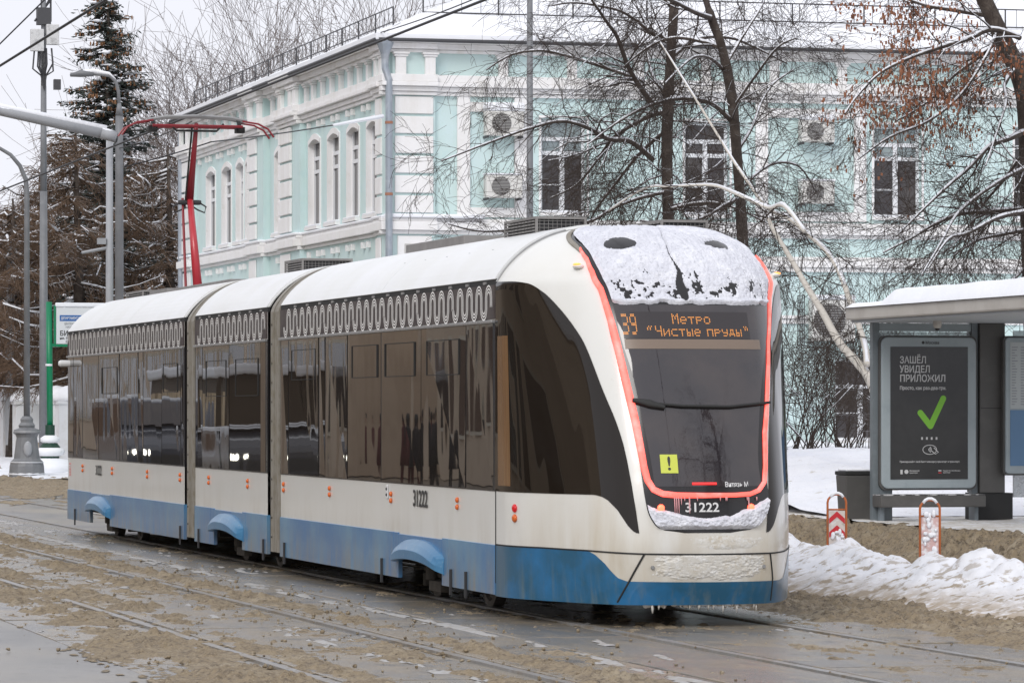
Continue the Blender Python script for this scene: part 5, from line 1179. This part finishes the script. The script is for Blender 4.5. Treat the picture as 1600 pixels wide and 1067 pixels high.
# van and car on the opposite lane
def van(x, y, w_, ln, h, col, label, nm, cat):
    t = thing(nm, label, cat, (x, y, 0)); pm = M(nm + '_paint', col, .25, coat=.6)
    P_ = [(0, .35), (0, .95), (ln * .06, 1.15), (ln * .19, 1.3), (ln * .33, h * .97), (ln * .4, h), (ln * .97, h), (ln, h * .6), (ln, .35)]
    MB().prism(P_, lambda a, c: (-w_ / 2, a, c), lambda a, c: (w_ / 2, a, c)).build('body', pm, t, fix=True, bevel=.08)
    k = (.33 - .19) * ln; MB().add([(-w_ * .42, ln * .20, 1.38), (w_ * .42, ln * .20, 1.38), (w_ * .4, ln * .315, h * .93), (-w_ * .4, ln * .315, h * .93)], [(0, 1, 2, 3)]).build('windscreen', PANE, t, loc=(0, -.06, .05))
    for s in (-1, 1):
        MB().box(s * (w_ / 2 + .003), s * (w_ / 2 + .006), ln * .36, ln * .9, h * .58, h * .9).build('side_window', PANE, t)
        MB().ell((s * w_ * .38, -.03, .82), (.12, .04, .07), 10, 8).build('headlight', M('headlight_on', (.9, .9, .8), .2, emis=((1, .95, .8), 6)) if 'headlight_on' not in bpy.data.materials else bpy.data.materials['headlight_on'], t, smooth=True)
        for f in (.16, .82):
            wq = MB().lathe((s * w_ / 2 - s * .1, ln * f, .34), [(.34, -.1), (.34, .1)], 18, 'x').build('wheel', DARK, t)
            MB().lathe((s * w_ / 2 + s * .004, ln * f, .34), [(.2, 0), (.18, .01 * s)], 14, 'x').build('rim', STEEL, wq)
    MB().box(-w_ * .3, w_ * .3, -.02, .02, .5, .75).build('grille', DARK, t)
van(-7.0, 55, 2.0, 5.2, 2.05, (.05, .055, .07), 'dark grey minivan with headlights on, standing on the opposite lane', 'minivan', 'van')
van(-7.2, 44.5, 1.85, 4.4, 1.45, (.03, .03, .035), 'black car with headlights on ahead of the minivan', 'parked_car', 'car')
# ================================================================== TREES
BARK = M('lime_bark', (.048, .035, .028), .9, snow=(.72, 2.5), n=[(6, (.10, .08, .065), .45, .7)], bump=(25, .8, .02))
TWIG = M('lime_twig', (.042, .029, .022), .9, snow=(1.0, 1.2))
BIRCH = M('birch_bark', (.66, .62, .56), .8, n=[(2.2, (.10, .08, .07), .64, .68), (9, (.5, .46, .4), .5, .7)], sc_=(1, 1, 2.4), snow=(.8, 3))
GREYT = M('grey_twig', (.17, .14, .13), .9, snow=(.9, 1))
LARCH = M('larch_twig', (.15, .097, .064), .95, snow=(.92, .9))
SNB = M('branch_snow', (.84, .85, .89), .7, bump=(40, .4, .01))
def seg_tree(mb, p, d, ln, r_, depth, rng, droop=.0, nside=3, split=(3, 5), wig=.22, snow=None, leafs=None, minr=.0028, upb=0.):
    n = 4 if depth > 0 else 3; pts = [Vector(p)]; d = Vector(d).normalized(); rad = [r_]; step = ln / n
    for i in range(n):
        d = (d + Vector((rng.gauss(0, wig), rng.gauss(0, wig), rng.gauss(0, wig) - droop + upb))).normalized(); pts.append(pts[-1] + d * step); rad.append(max(minr, r_ * (1 - .8 * (i + 1) / n)))
    mb.tube(pts, rad, nside if r_ > .012 else 3, cap=False)
    if snow is not None and r_ > .013:
        snowline(snow, pts, rad)
    if leafs is not None and depth == 0: leafs.append(pts[-1]); leafs.append(pts[-2])
    if depth <= 0: return
    k = rng.randint(*split)
    for i in range(k):
        t = rng.uniform(.25, 1); j = min(int(t * n), n - 1); q = pts[j].lerp(pts[j + 1], t * n - j)
        dd = (pts[j + 1] - pts[j]).normalized(); ax = dd.orthogonal().normalized(); ax = Matrix.Rotation(rng.uniform(0, 6.283), 3, dd) @ ax
        nd = (dd + ax * rng.uniform(.55, 1.1)).normalized()
        seg_tree(mb, q, nd, ln * rng.uniform(.45, .72), max(minr, rad[j] * .55), depth - 1, rng, droop, nside, split, wig, snow, leafs, minr, upb)
def snowline(smb, pts, rad):
    run = []; rr = []
    for i, (p, r_) in enumerate(zip(pts, rad)):
        a = pts[max(i - 1, 0)]; b = pts[min(i + 1, len(pts) - 1)]; d = (Vector(b) - Vector(a)); h = math.hypot(d.x, d.y); fl = h / max(d.length, 1e-6)
        if fl > .6: run.append(Vector(p) + Vector((0, 0, r_ * .75 + .004))); rr.append(max(.006, r_ * .72) * (.8 + .5 * R.random()))
        else:
            if len(run) > 1: smb.tube(run, rr, 5)
            run = []; rr = []
    if len(run) > 1: smb.tube(run, rr, 5)
def smooth_path(P_, k=5):
    P_ = [Vector(p) for p in P_]; out_ = []
    for i in range(len(P_) - 1):
        a = P_[max(i - 1, 0)]; b = P_[i]; c = P_[i + 1]; d = P_[min(i + 2, len(P_) - 1)]
        for j in range(k):
            t = j / k; out_.append(.5 * ((2 * b) + (c - a) * t + (2 * a - 5 * b + 4 * c - d) * t * t + (3 * b - a - 3 * c + d) * t ** 3))
    out_.append(P_[-1]); return out_
def bough(wood, tw, snow, P_, r0, r1, rng, nb, ln, depth=2, droop=.06, minr=.0035, leafs=None, upb=0.):
    Q = smooth_path(P_); m = len(Q); rad = [r0 + (r1 - r0) * i / (m - 1) for i in range(m)]
    wood.tube(Q, rad, 8, cap=False); snowline(snow, Q, rad)
    for i in range(nb):
        t = rng.random() ** .8; j = min(int(t * (m - 1)), m - 2); dd = (Q[j + 1] - Q[j]).normalized(); ax = Matrix.Rotation(rng.uniform(0, 6.283), 3, dd) @ dd.orthogonal().normalized()
        nd = (dd * .8 + ax * rng.uniform(.5, 1.2)).normalized(); seg_tree(tw, Q[j], nd, ln * rng.uniform(.5, 1.1), max(minr, min(rad[j] * .45, .02)), depth, rng, droop, 4, (3, 5), .2, snow, leafs, minr, upb)
def px_path(pts, Z, dz=(0, 0)):
    n = len(pts); return [atZ(x, y, Z + dz[0] + (dz[1] - dz[0]) * i / max(1, n - 1)) for i, (x, y) in enumerate(pts)]
def finish(name, label, cat, base, wood, tw, snow, woodm, twm, group=None, extra=()):
    t = thing(name, label, cat, base, 0, group); off = -Vector([float(q) for q in base])
    def sh(mb): mb.v = [(v[0] + off.x, v[1] + off.y, v[2] + off.z) for v in mb.v]; return mb
    if wood.v: sh(wood).build('trunk', woodm, t, smooth=True)
    if tw.v: sh(tw).build('crown', twm, t, smooth=True)
    if snow.v: sh(snow).build('branch_snow', SNB, t, smooth=True)
    for nm, mb, m_ in extra:
        if mb.v: sh(mb).build(nm, m_, t, kind='stuff')
    return t
# --- big lime behind the tram roof, two trunks
rng = random.Random(5); Z = 66.
w_, tw, sn = MB(), MB(), MB()
tr = px_path([(1046, 700), (1046, 520), (1044, 340), (1042, 230), (1046, 120), (1052, 30), (1056, -60), (1050, -200)], Z); w_.tube(smooth_path(tr), [.105] * 10 + [.095] * 10 + [.08] * 8 + [.06] * 8, 10)
B = [([(1020, 165), (985, 112), (965, 60), (948, 35), (918, -10), (890, -60)], .07, (0, -2), 26), ([(1020, 250), (985, 222), (950, 218), (917, 200), (877, 190), (825, 202), (760, 225), (690, 252)], .065, (0, -3), 44),
     ([(1005, 128), (985, 120), (950, 108), (900, 92), (850, 80), (800, 86), (760, 110)], .055, (1, 3), 36), ([(1042, 175), (1010, 185), (960, 215), (930, 255), (900, 290), (860, 310)], .055, (0, 2), 34),
     ([(1035, 60), (1015, 50), (990, 30), (960, 15), (900, 5), (860, 10)], .05, (0, -1), 26), ([(1044, 300), (1000, 310), (960, 325), (925, 345), (880, 352), (760, 362), (700, 350)], .045, (0, -2), 40),
     ([(1050, 90), (1090, 62), (1140, 60), (1180, 75), (1230, 100)], .05, (0, 2), 24), ([(1046, 200), (1000, 240), (960, 290), (930, 330), (905, 380)], .05, (0, 1), 34), ([(1048, 10), (1010, -30), (960, -50)], .06, (0, 1), 16),
     ([(1044, 330), (1080, 320), (1120, 318), (1160, 330), (1200, 350)], .05, (0, -2), 30), ([(1044, 150), (1020, 120), (1010, 70), (1004, 20), (1000, -30)], .05, (0, 2), 26)]
for P_, r_, dz, nb in B: bough(w_, tw, sn, px_path(P_, Z, dz), r_ * .66, .010, rng, int(nb * .82), 1.3, 2, .10, .003)
for i in range(34):
    p = atZ(1044 + rng.uniform(-8, 8), rng.uniform(60, 520), Z); seg_tree(tw, p, (rng.uniform(-1, 1), rng.uniform(-.5, .5), rng.uniform(-.1, .7)), rng.uniform(.8, 1.8), .014, 2, rng, .10, 4, (3, 5), .2, sn, None, .0035)
finish('lime_tree', 'dark bare lime tree with thick upright trunk behind the tram roof', 'tree', tr[0] * np.array([1, 1, 0]) + np.array([0, 0, .8]), w_, tw, sn, BARK, TWIG, 'bare dark lime trees')
rng = random.Random(6); Z = 62.
w_, tw, sn = MB(), MB(), MB()
tr = px_path([(1166, 700), (1164, 520), (1160, 370), (1152, 250), (1143, 150), (1128, 75), (1112, 30), (1098, -20), (1080, -120)], Z); w_.tube(smooth_path(tr), [.09] * 12 + [.08] * 12 + [.068] * 8 + [.048] * 9, 10)
B = [([(1143, 190), (1110, 162), (1070, 155), (1040, 158), (1000, 172), (960, 195), (920, 225)], .055, (0, -2), 36), ([(1125, 75), (1095, 65), (1060, 60), (1030, 66), (1000, 84), (975, 105)], .05, (0, 2), 26),
     ([(1130, 110), (1110, 92), (1085, 90), (1062, 108), (1040, 130)], .04, (0, -2), 20), ([(1112, 30), (1085, 20), (1050, 2), (1010, -10), (970, -5)], .06, (0, -3), 22), ([(1150, 240), (1175, 200), (1190, 160), (1210, 130), (1240, 110)], .04, (0, 2), 26),
     ([(1156, 310), (1130, 322), (1100, 340), (1050, 350), (1000, 345)], .04, (0, -2), 26), ([(1155, 300), (1185, 270), (1215, 255), (1250, 262), (1275, 300)], .035, (0, 2), 28), ([(1145, 170), (1180, 120), (1215, 75), (1245, 60)], .035, (0, -1), 26), ([(1135, 100), (1165, 50), (1190, 10), (1210, -40)], .04, (0, 1), 20)]
for P_, r_, dz, nb in B: bough(w_, tw, sn, px_path(P_, Z, dz), r_ * .66, .010, rng, int(nb * .75), 1.2, 2, .08, .003)
finish('lime_tree', 'slimmer dark bare tree trunk curving up right of the thick lime, behind the tram nose', 'tree', tr[0] * np.array([1, 1, 0]) + np.array([0, 0, .8]), w_, tw, sn, BARK, TWIG, 'bare dark lime trees')
# --- leaning birches
rng = random.Random(8); Z = 56.
w_, tw, sn = MB(), MB(), MB()
sA = px_path([(1395, 700), (1362, 600), (1338, 565), (1312, 536), (1283, 484), (1260, 447), (1237, 407), (1210, 362), (1200, 340)], Z, (0, 1)); w_.tube(smooth_path(sA), list(np.linspace(.075, .026, 41)), 9)
sB = px_path([(1355, 570), (1350, 534), (1328, 470), (1310, 422), (1290, 392), (1257, 362), (1230, 340), (1200, 325), (1157, 268), (1125, 217), (1082, 147), (1062, 115), (1032, 67)], Z, (0, 4)); w_.tube(smooth_path(sB), list(np.linspace(.048, .010, 61)), 8)
sC = px_path([(1257, 362), (1225, 322), (1200, 325), (1150, 303), (1112, 290), (1050, 292), (1007, 295), (950, 330)], Z, (0, 3)); w_.tube(smooth_path(sC), list(np.linspace(.03, .010, 36)), 7); snowline(sn, smooth_path(sC), list(np.linspace(.032, .012, 36))); snowline(sn, smooth_path(sB), list(np.linspace(.045, .010, 61)))
for Q, nb in ((sA, 26), (sB, 60), (sC, 34)):
    Q = smooth_path(Q)
    for i in range(nb):
        j = rng.randint(3, len(Q) - 2); seg_tree(tw, Q[j], (rng.uniform(-1, 1), rng.uniform(-.6, .6), rng.uniform(-.9, .6)), rng.uniform(.5, 1.3), .009, 2, rng, .12, 3, (3, 5), .22, None, None, .003)
finish('birch_tree', 'white-barked birch leaning left from beside the bus shelter with drooping twigs', 'tree', sA[0] * np.array([1, 1, 0]) + np.array([0, 0, .75]), w_, tw, sn, BIRCH, TWIG)
# --- right edge tree with clinging brown keys
rng = random.Random(9); Z = 58.
w_, tw, sn, lf = MB(), MB(), MB(), []
tr = px_path([(1625, 700), (1618, 500), (1612, 350), (1606, 180), (1594, 120), (1566, 60), (1538, 0), (1510, -60)], Z); w_.tube(smooth_path(tr), list(np.linspace(.19, .10, 36)), 10)
B = [([(1594, 60), (1550, 47), (1512, 62), (1462, 77), (1420, 92), (1375, 115), (1340, 150), (1320, 178)], .05, (-1, -3), 46, 1), ([(1606, 205), (1575, 218), (1545, 230), (1515, 262), (1480, 292), (1440, 330), (1400, 370)], .055, (0, -3), 46, 0),
     ([(1610, 327), (1537, 332), (1500, 335), (1462, 350), (1425, 372), (1380, 395)], .05, (0, -2), 40, 0), ([(1612, 330), (1562, 340), (1512, 365), (1482, 374), (1450, 420)], .045, (-1, -4), 30, 0),
     ([(1612, 358), (1570, 366), (1527, 376), (1490, 400)], .04, (0, -1), 26, 0), ([(1545, 25), (1500, 18), (1450, 10), (1420, 0), (1380, -12)], .05, (0, 2), 26, 1), ([(1590, 105), (1570, 130), (1572, 160), (1560, 200), (1540, 260)], .04, (0, -2), 34, 0),
     ([(1566, 60), (1530, 90), (1490, 120), (1450, 160), (1400, 190)], .035, (0, 1), 40, 1), ([(1560, 45), (1540, 90), (1500, 150), (1450, 190), (1390, 215), (1340, 250)], .035, (0, -2), 20, 1), ([(1606, 230), (1570, 280), (1530, 330), (1500, 400)], .035, (0, 1), 34, 0),
     ([(1608, 260), (1560, 285), (1500, 330), (1470, 380), (1440, 430)], .04, (0, -4), 34, 0), ([(1600, 420), (1580, 440), (1560, 450), (1530, 455)], .03, (0, -1), 16, 0)]
for P_, r_, dz, nb, lv in B: bough(w_, tw, sn, px_path(P_, Z, dz), r_ * .75, .010, rng, int(nb * .60), 1.1, 2, .06, .003, lf if lv else None)
keys = MB()
for p in lf:
    s2 = px = (Vector(p) - Vector(CAM)); Zp = s2.x * fw[0] + s2.y * fw[1]; xx = 800 + F * (s2.x * rt[0] + s2.y * rt[1]) / Zp
    if rng.random() > (.62 if p.z > 5.8 else .05): continue
    for k in range(rng.randint(1, 5)):
        c = Vector(p) + Vector((rng.gauss(0, .05), rng.gauss(0, .05), -rng.random() * .12)); a = Vector((rng.gauss(0, 1), rng.gauss(0, 1), rng.gauss(0, .5))).normalized() * rng.uniform(.012, .022); b = Vector((0, 0, rng.uniform(.03, .06)))
        keys.add([c - a, c + a, c + a * .8 - b, c - a * .8 - b], [(0, 1, 2, 3)])
finish('ash_tree', 'dark tree at the right edge with snow-laden boughs and rusty brown hanging seed clusters', 'tree', tr[0] * np.array([1, 1, 0]) + np.array([0, 0, .8]), w_, tw, sn, BARK, TWIG, None, [('seed_clusters', keys, M('rusty_seeds', (.29, .12, .06), .8, n=[(5, (.16, .06, .035), .45, .65)]))])
# --- shrubs below the windows
for i, (x, Z, n, lab) in enumerate([(1250, 74, 30, 'tangled bare shrub behind the tram nose, nearest the tram'), (1292, 78, 26, 'tangled bare shrub between the tram and the bus shelter, under the window'), (1335, 80, 18, 'bare shrub beside the litter bin under the ground-floor window'), (1420, 82, 26, 'bare shrub rising behind the shelter glass')]):
    rng = random.Random(20 + i); b = atZ(x, 720, Z); b[2] = gnd(b[0], b[1]) + .1; tw, sn = MB(), MB()
    for k in range(n):
        a = rng.uniform(0, 6.28); seg_tree(tw, Vector(b) + Vector((rng.gauss(0, .35), rng.gauss(0, .3), 0)), (math.cos(a) * .5, math.sin(a) * .5, 1), rng.uniform(1.4, 2.7), rng.uniform(.009, .018), 2, rng, .0, 3, (3, 5), .20, sn, None, .004)
    finish('bare_shrub', lab, 'shrub', b, MB(), tw, sn, BARK, TWIG, 'bare shrubs along the teal wall')
# --- larches at the left: horizontal drooping boughs packed with fine twigs
def larch(x, Z, h, seed, label, spread=3.6, dens=1.):
    rng = random.Random(seed); b = atZ(x, 700, Z); b[2] = 0.; w_, tw, sn = MB(), MB(), MB()
    w_.tube([(b[0], b[1], 0), (b[0] + .1, b[1], h * .5), (b[0], b[1], h)], [.26, .17, .03], 8)
    nb = int(64 * dens)
    for i in range(nb):
        z = 2.7 + (h - 2.9) * (i / nb) ** 1.05; ln = spread * (1 - .82 * (z / h)) * rng.uniform(.7, 1.15) + .4; a = rng.uniform(0, 6.283); ca, sa = math.cos(a), math.sin(a)
        P_ = [Vector((b[0] + ca * ln * t, b[1] + sa * ln * t, z - .35 * ln * math.sin(t * 2.2) * .55 + .12 * ln * t * t * 1.5)) for t in (0, .25, .5, .75, 1)]; P_ = [P_[0]] + [q + Vector((rng.gauss(0, .12), rng.gauss(0, .12), rng.gauss(0, .10))) for q in P_[1:]]; rad = [.045, .035, .026, .017, .008]
        w_.tube(P_, rad, 4, cap=False); (rng.random() < .75) and snowline(sn, P_[rng.randint(0, 2):], [r_ * rng.uniform(.9, 1.5) for r_ in rad])
        m = int(ln * 24)
        for k in range(m):
            t = rng.uniform(.08, 1); j = min(int(t * 4), 3); q = P_[j].lerp(P_[j + 1], t * 4 - j); sd = rng.choice((-1, 1)); L_ = rng.uniform(.25, .8)
            d = Vector((ca * .5 - sa * sd, sa * .5 + ca * sd, -.35 + rng.gauss(0, .35))); p1 = q + d * L_ * .5; p2 = p1 + (d + Vector((0, 0, -.35))) * L_ * .5
            tw.tube([q, p1, p2], [.013, .010, .006], 3, cap=False)
            for kk in range(2):
                p3 = q.lerp(p2, rng.random()); tw.tube([p3, p3 + Vector((rng.gauss(0, .18), rng.gauss(0, .18), rng.gauss(-.16, .15)))], [.009, .005], 3, cap=False)
    return finish('larch_tree', label, 'tree', b, w_, tw, sn, BARK, LARCH, 'brown larches behind the white fence')
larch(262, 128, 10.2, 31, 'brown larch with snowy drooping boughs right of the tall lamp post', 3.6); larch(118, 124, 10.6, 32, 'brown larch between the antenna mast and the tall lamp post', 3.8)
larch(200, 134, 11.4, 33, 'brown larch directly behind the tall lamp post below the spruce', 3.8); larch(20, 130, 8.6, 34, 'brown larch at the far left edge above the fence', 3.4); larch(62, 138, 9.8, 35, 'brown larch behind the antenna mast', 3.4); larch(300, 140, 9.6, 36, 'brown larch half hidden by the far end of the teal building', 3.2, .8); larch(160, 142, 10.4, 37, 'brown larch deepest in the group, under the spruce', 3.8)
# --- spruce
rng = random.Random(41); Z = 131.; b = atZ(165, 700, Z); b[2] = 0; w_, nd, sn, cn = MB(), MB(), MB(), MB(); h = 15.6
w_.tube([(b[0], b[1], 0), (b[0], b[1], h * .5), (b[0] + .1, b[1], h)], [.30, .2, .03], 8)
i = 0; z = 3.2
while z < h - .15:
    tt_ = z / h; nbr = 7 if tt_ < .8 else 5
    for k in range(nbr - (rng.random() < .4) * 2):
        a = rng.uniform(0, 6.283); ln = (3.0 * (1 - tt_) ** .75 + .25) * rng.uniform(.4, 1.45); zj = rng.uniform(-.25, .25); ca, sa = math.cos(a), math.sin(a)
        P_ = [Vector((b[0] + ca * ln * t, b[1] + sa * ln * t, z + zj - .30 * ln * t + .22 * ln * t * t)) for t in (0, .5, 1)]; w_.tube(P_, [.04, .03, .012], 4, cap=False)
        for m in range(int(14 + ln * 34)):
            t = rng.uniform(.1, 1.04); q = P_[0].lerp(P_[1], t * 2) if t < .5 else P_[1].lerp(P_[2], t * 2 - 1); c = q + Vector((rng.gauss(0, .10), rng.gauss(0, .10), rng.gauss(-.07, .08)))
            u = Vector((ca + rng.gauss(0, .8), sa + rng.gauss(0, .8), rng.gauss(-.35, .35))).normalized() * rng.uniform(.07, .14); v = u.orthogonal().normalized() * rng.uniform(.025, .05)
            nd.add([c - u - v * .5, c + u * .2 - v, c + u, c + u * .2 + v], [(0, 1, 2, 3)])
        if rng.random() < .45:
            for m in range(4): q = P_[0].lerp(P_[1], 1) .lerp(P_[2], rng.random()) + Vector((rng.gauss(0, .1), rng.gauss(0, .1), .05)); sn.ell(q, (rng.uniform(.05, .15), rng.uniform(.05, .13), rng.uniform(.025, .06)), 6, 4)
        if tt_ > .72 and z < h:
            for m in range(9): q = P_[0].lerp(P_[2], rng.uniform(.3, 1)) + Vector((rng.gauss(0, .06), rng.gauss(0, .06), -.08)); cn.ell(q, (.032, .032, .08), 5, 4)
    z += .30 * (1.15 - .5 * tt_)
t = thing('spruce_tree', 'tall dark spruce with cone-laden top standing behind the street lamp', 'tree', b)
off = -Vector([float(q) for q in b])
NEED = M('spruce_needles', (.022, .030, .025), .8, snow=(.80, 1.2), n=[(1.2, (.035, .045, .035), .45, .65)])
for mb, nm, m_ in ((w_, 'trunk', BARK), (nd, 'crown', NEED), (sn, 'branch_snow', SNB), (cn, 'cones', M('cone_brown', (.24, .115, .05), .7, snow=(.9, 2)))):
    mb.v = [(v[0] + off.x, v[1] + off.y, v[2] + off.z) for v in mb.v]; mb.build(nm, m_, t, **({'kind': 'stuff'} if nm in ('cones', 'branch_snow') else {}))
# --- far leafless trees against the sky
for i, (x, Z, h, lab) in enumerate([(300, 150, 14.0, 'tall fine grey leafless tree against the sky, left of the teal roof'), (355, 156, 11.5, 'bushy leafless tree behind the far roof end'), (250, 152, 12.0, 'leafless grey tree just right of the spruce'), (420, 150, 15.0, 'leafless tree rising behind the roof railing'), (480, 158, 14.0, 'leafless tree behind the middle of the roof railing'), (545, 150, 15.0, 'leafless tree left of the roof hatch'), (670, 150, 15.5, 'leafless tree right of the roof hatch'), (30, 150, 7.5, 'low leafless tree at the far left skyline')]):
    rng = random.Random(60 + i); b = atZ(x, 700, Z); b[2] = 0; tw, sn, w_ = MB(), MB(), MB(); w_.tube([(b[0], b[1], 0), (b[0], b[1], h * .35)], [.2, .16], 7)
    for k in range(7):
        seg_tree(tw, (b[0], b[1], h * rng.uniform(.12, .36)), (rng.uniform(-.45, .45), rng.uniform(-.4, .4), 1), h * rng.uniform(.5, .68), .055, 3, rng, 0, 4, (4, 6), .055, None, None, .0075, .05)
    finish('leafless_tree', lab, 'tree', b, w_, tw, sn, GREYT, GREYT, 'far leafless trees')

# --- street trees behind the viewer, mirrored in the windscreen
for i, (x, y, rz, lab) in enumerate([(8.9, -17, 1.2, 'bare lime tree beyond the right edge of view, mirrored in the windscreen'), (10.5, -36, 2.6, 'second bare lime tree outside the view, mirrored in the windscreen')]):
    src = bpy.data.objects['lime_tree' if i == 0 else 'lime_tree.001']; c = copy_tree(src); c.location = (x, y, .2); c.scale = (1.45, 1.45, 1.45); c.rotation_euler = (0, 0, rz); c['label'] = lab; c['group'] = 'street trees behind the viewer'
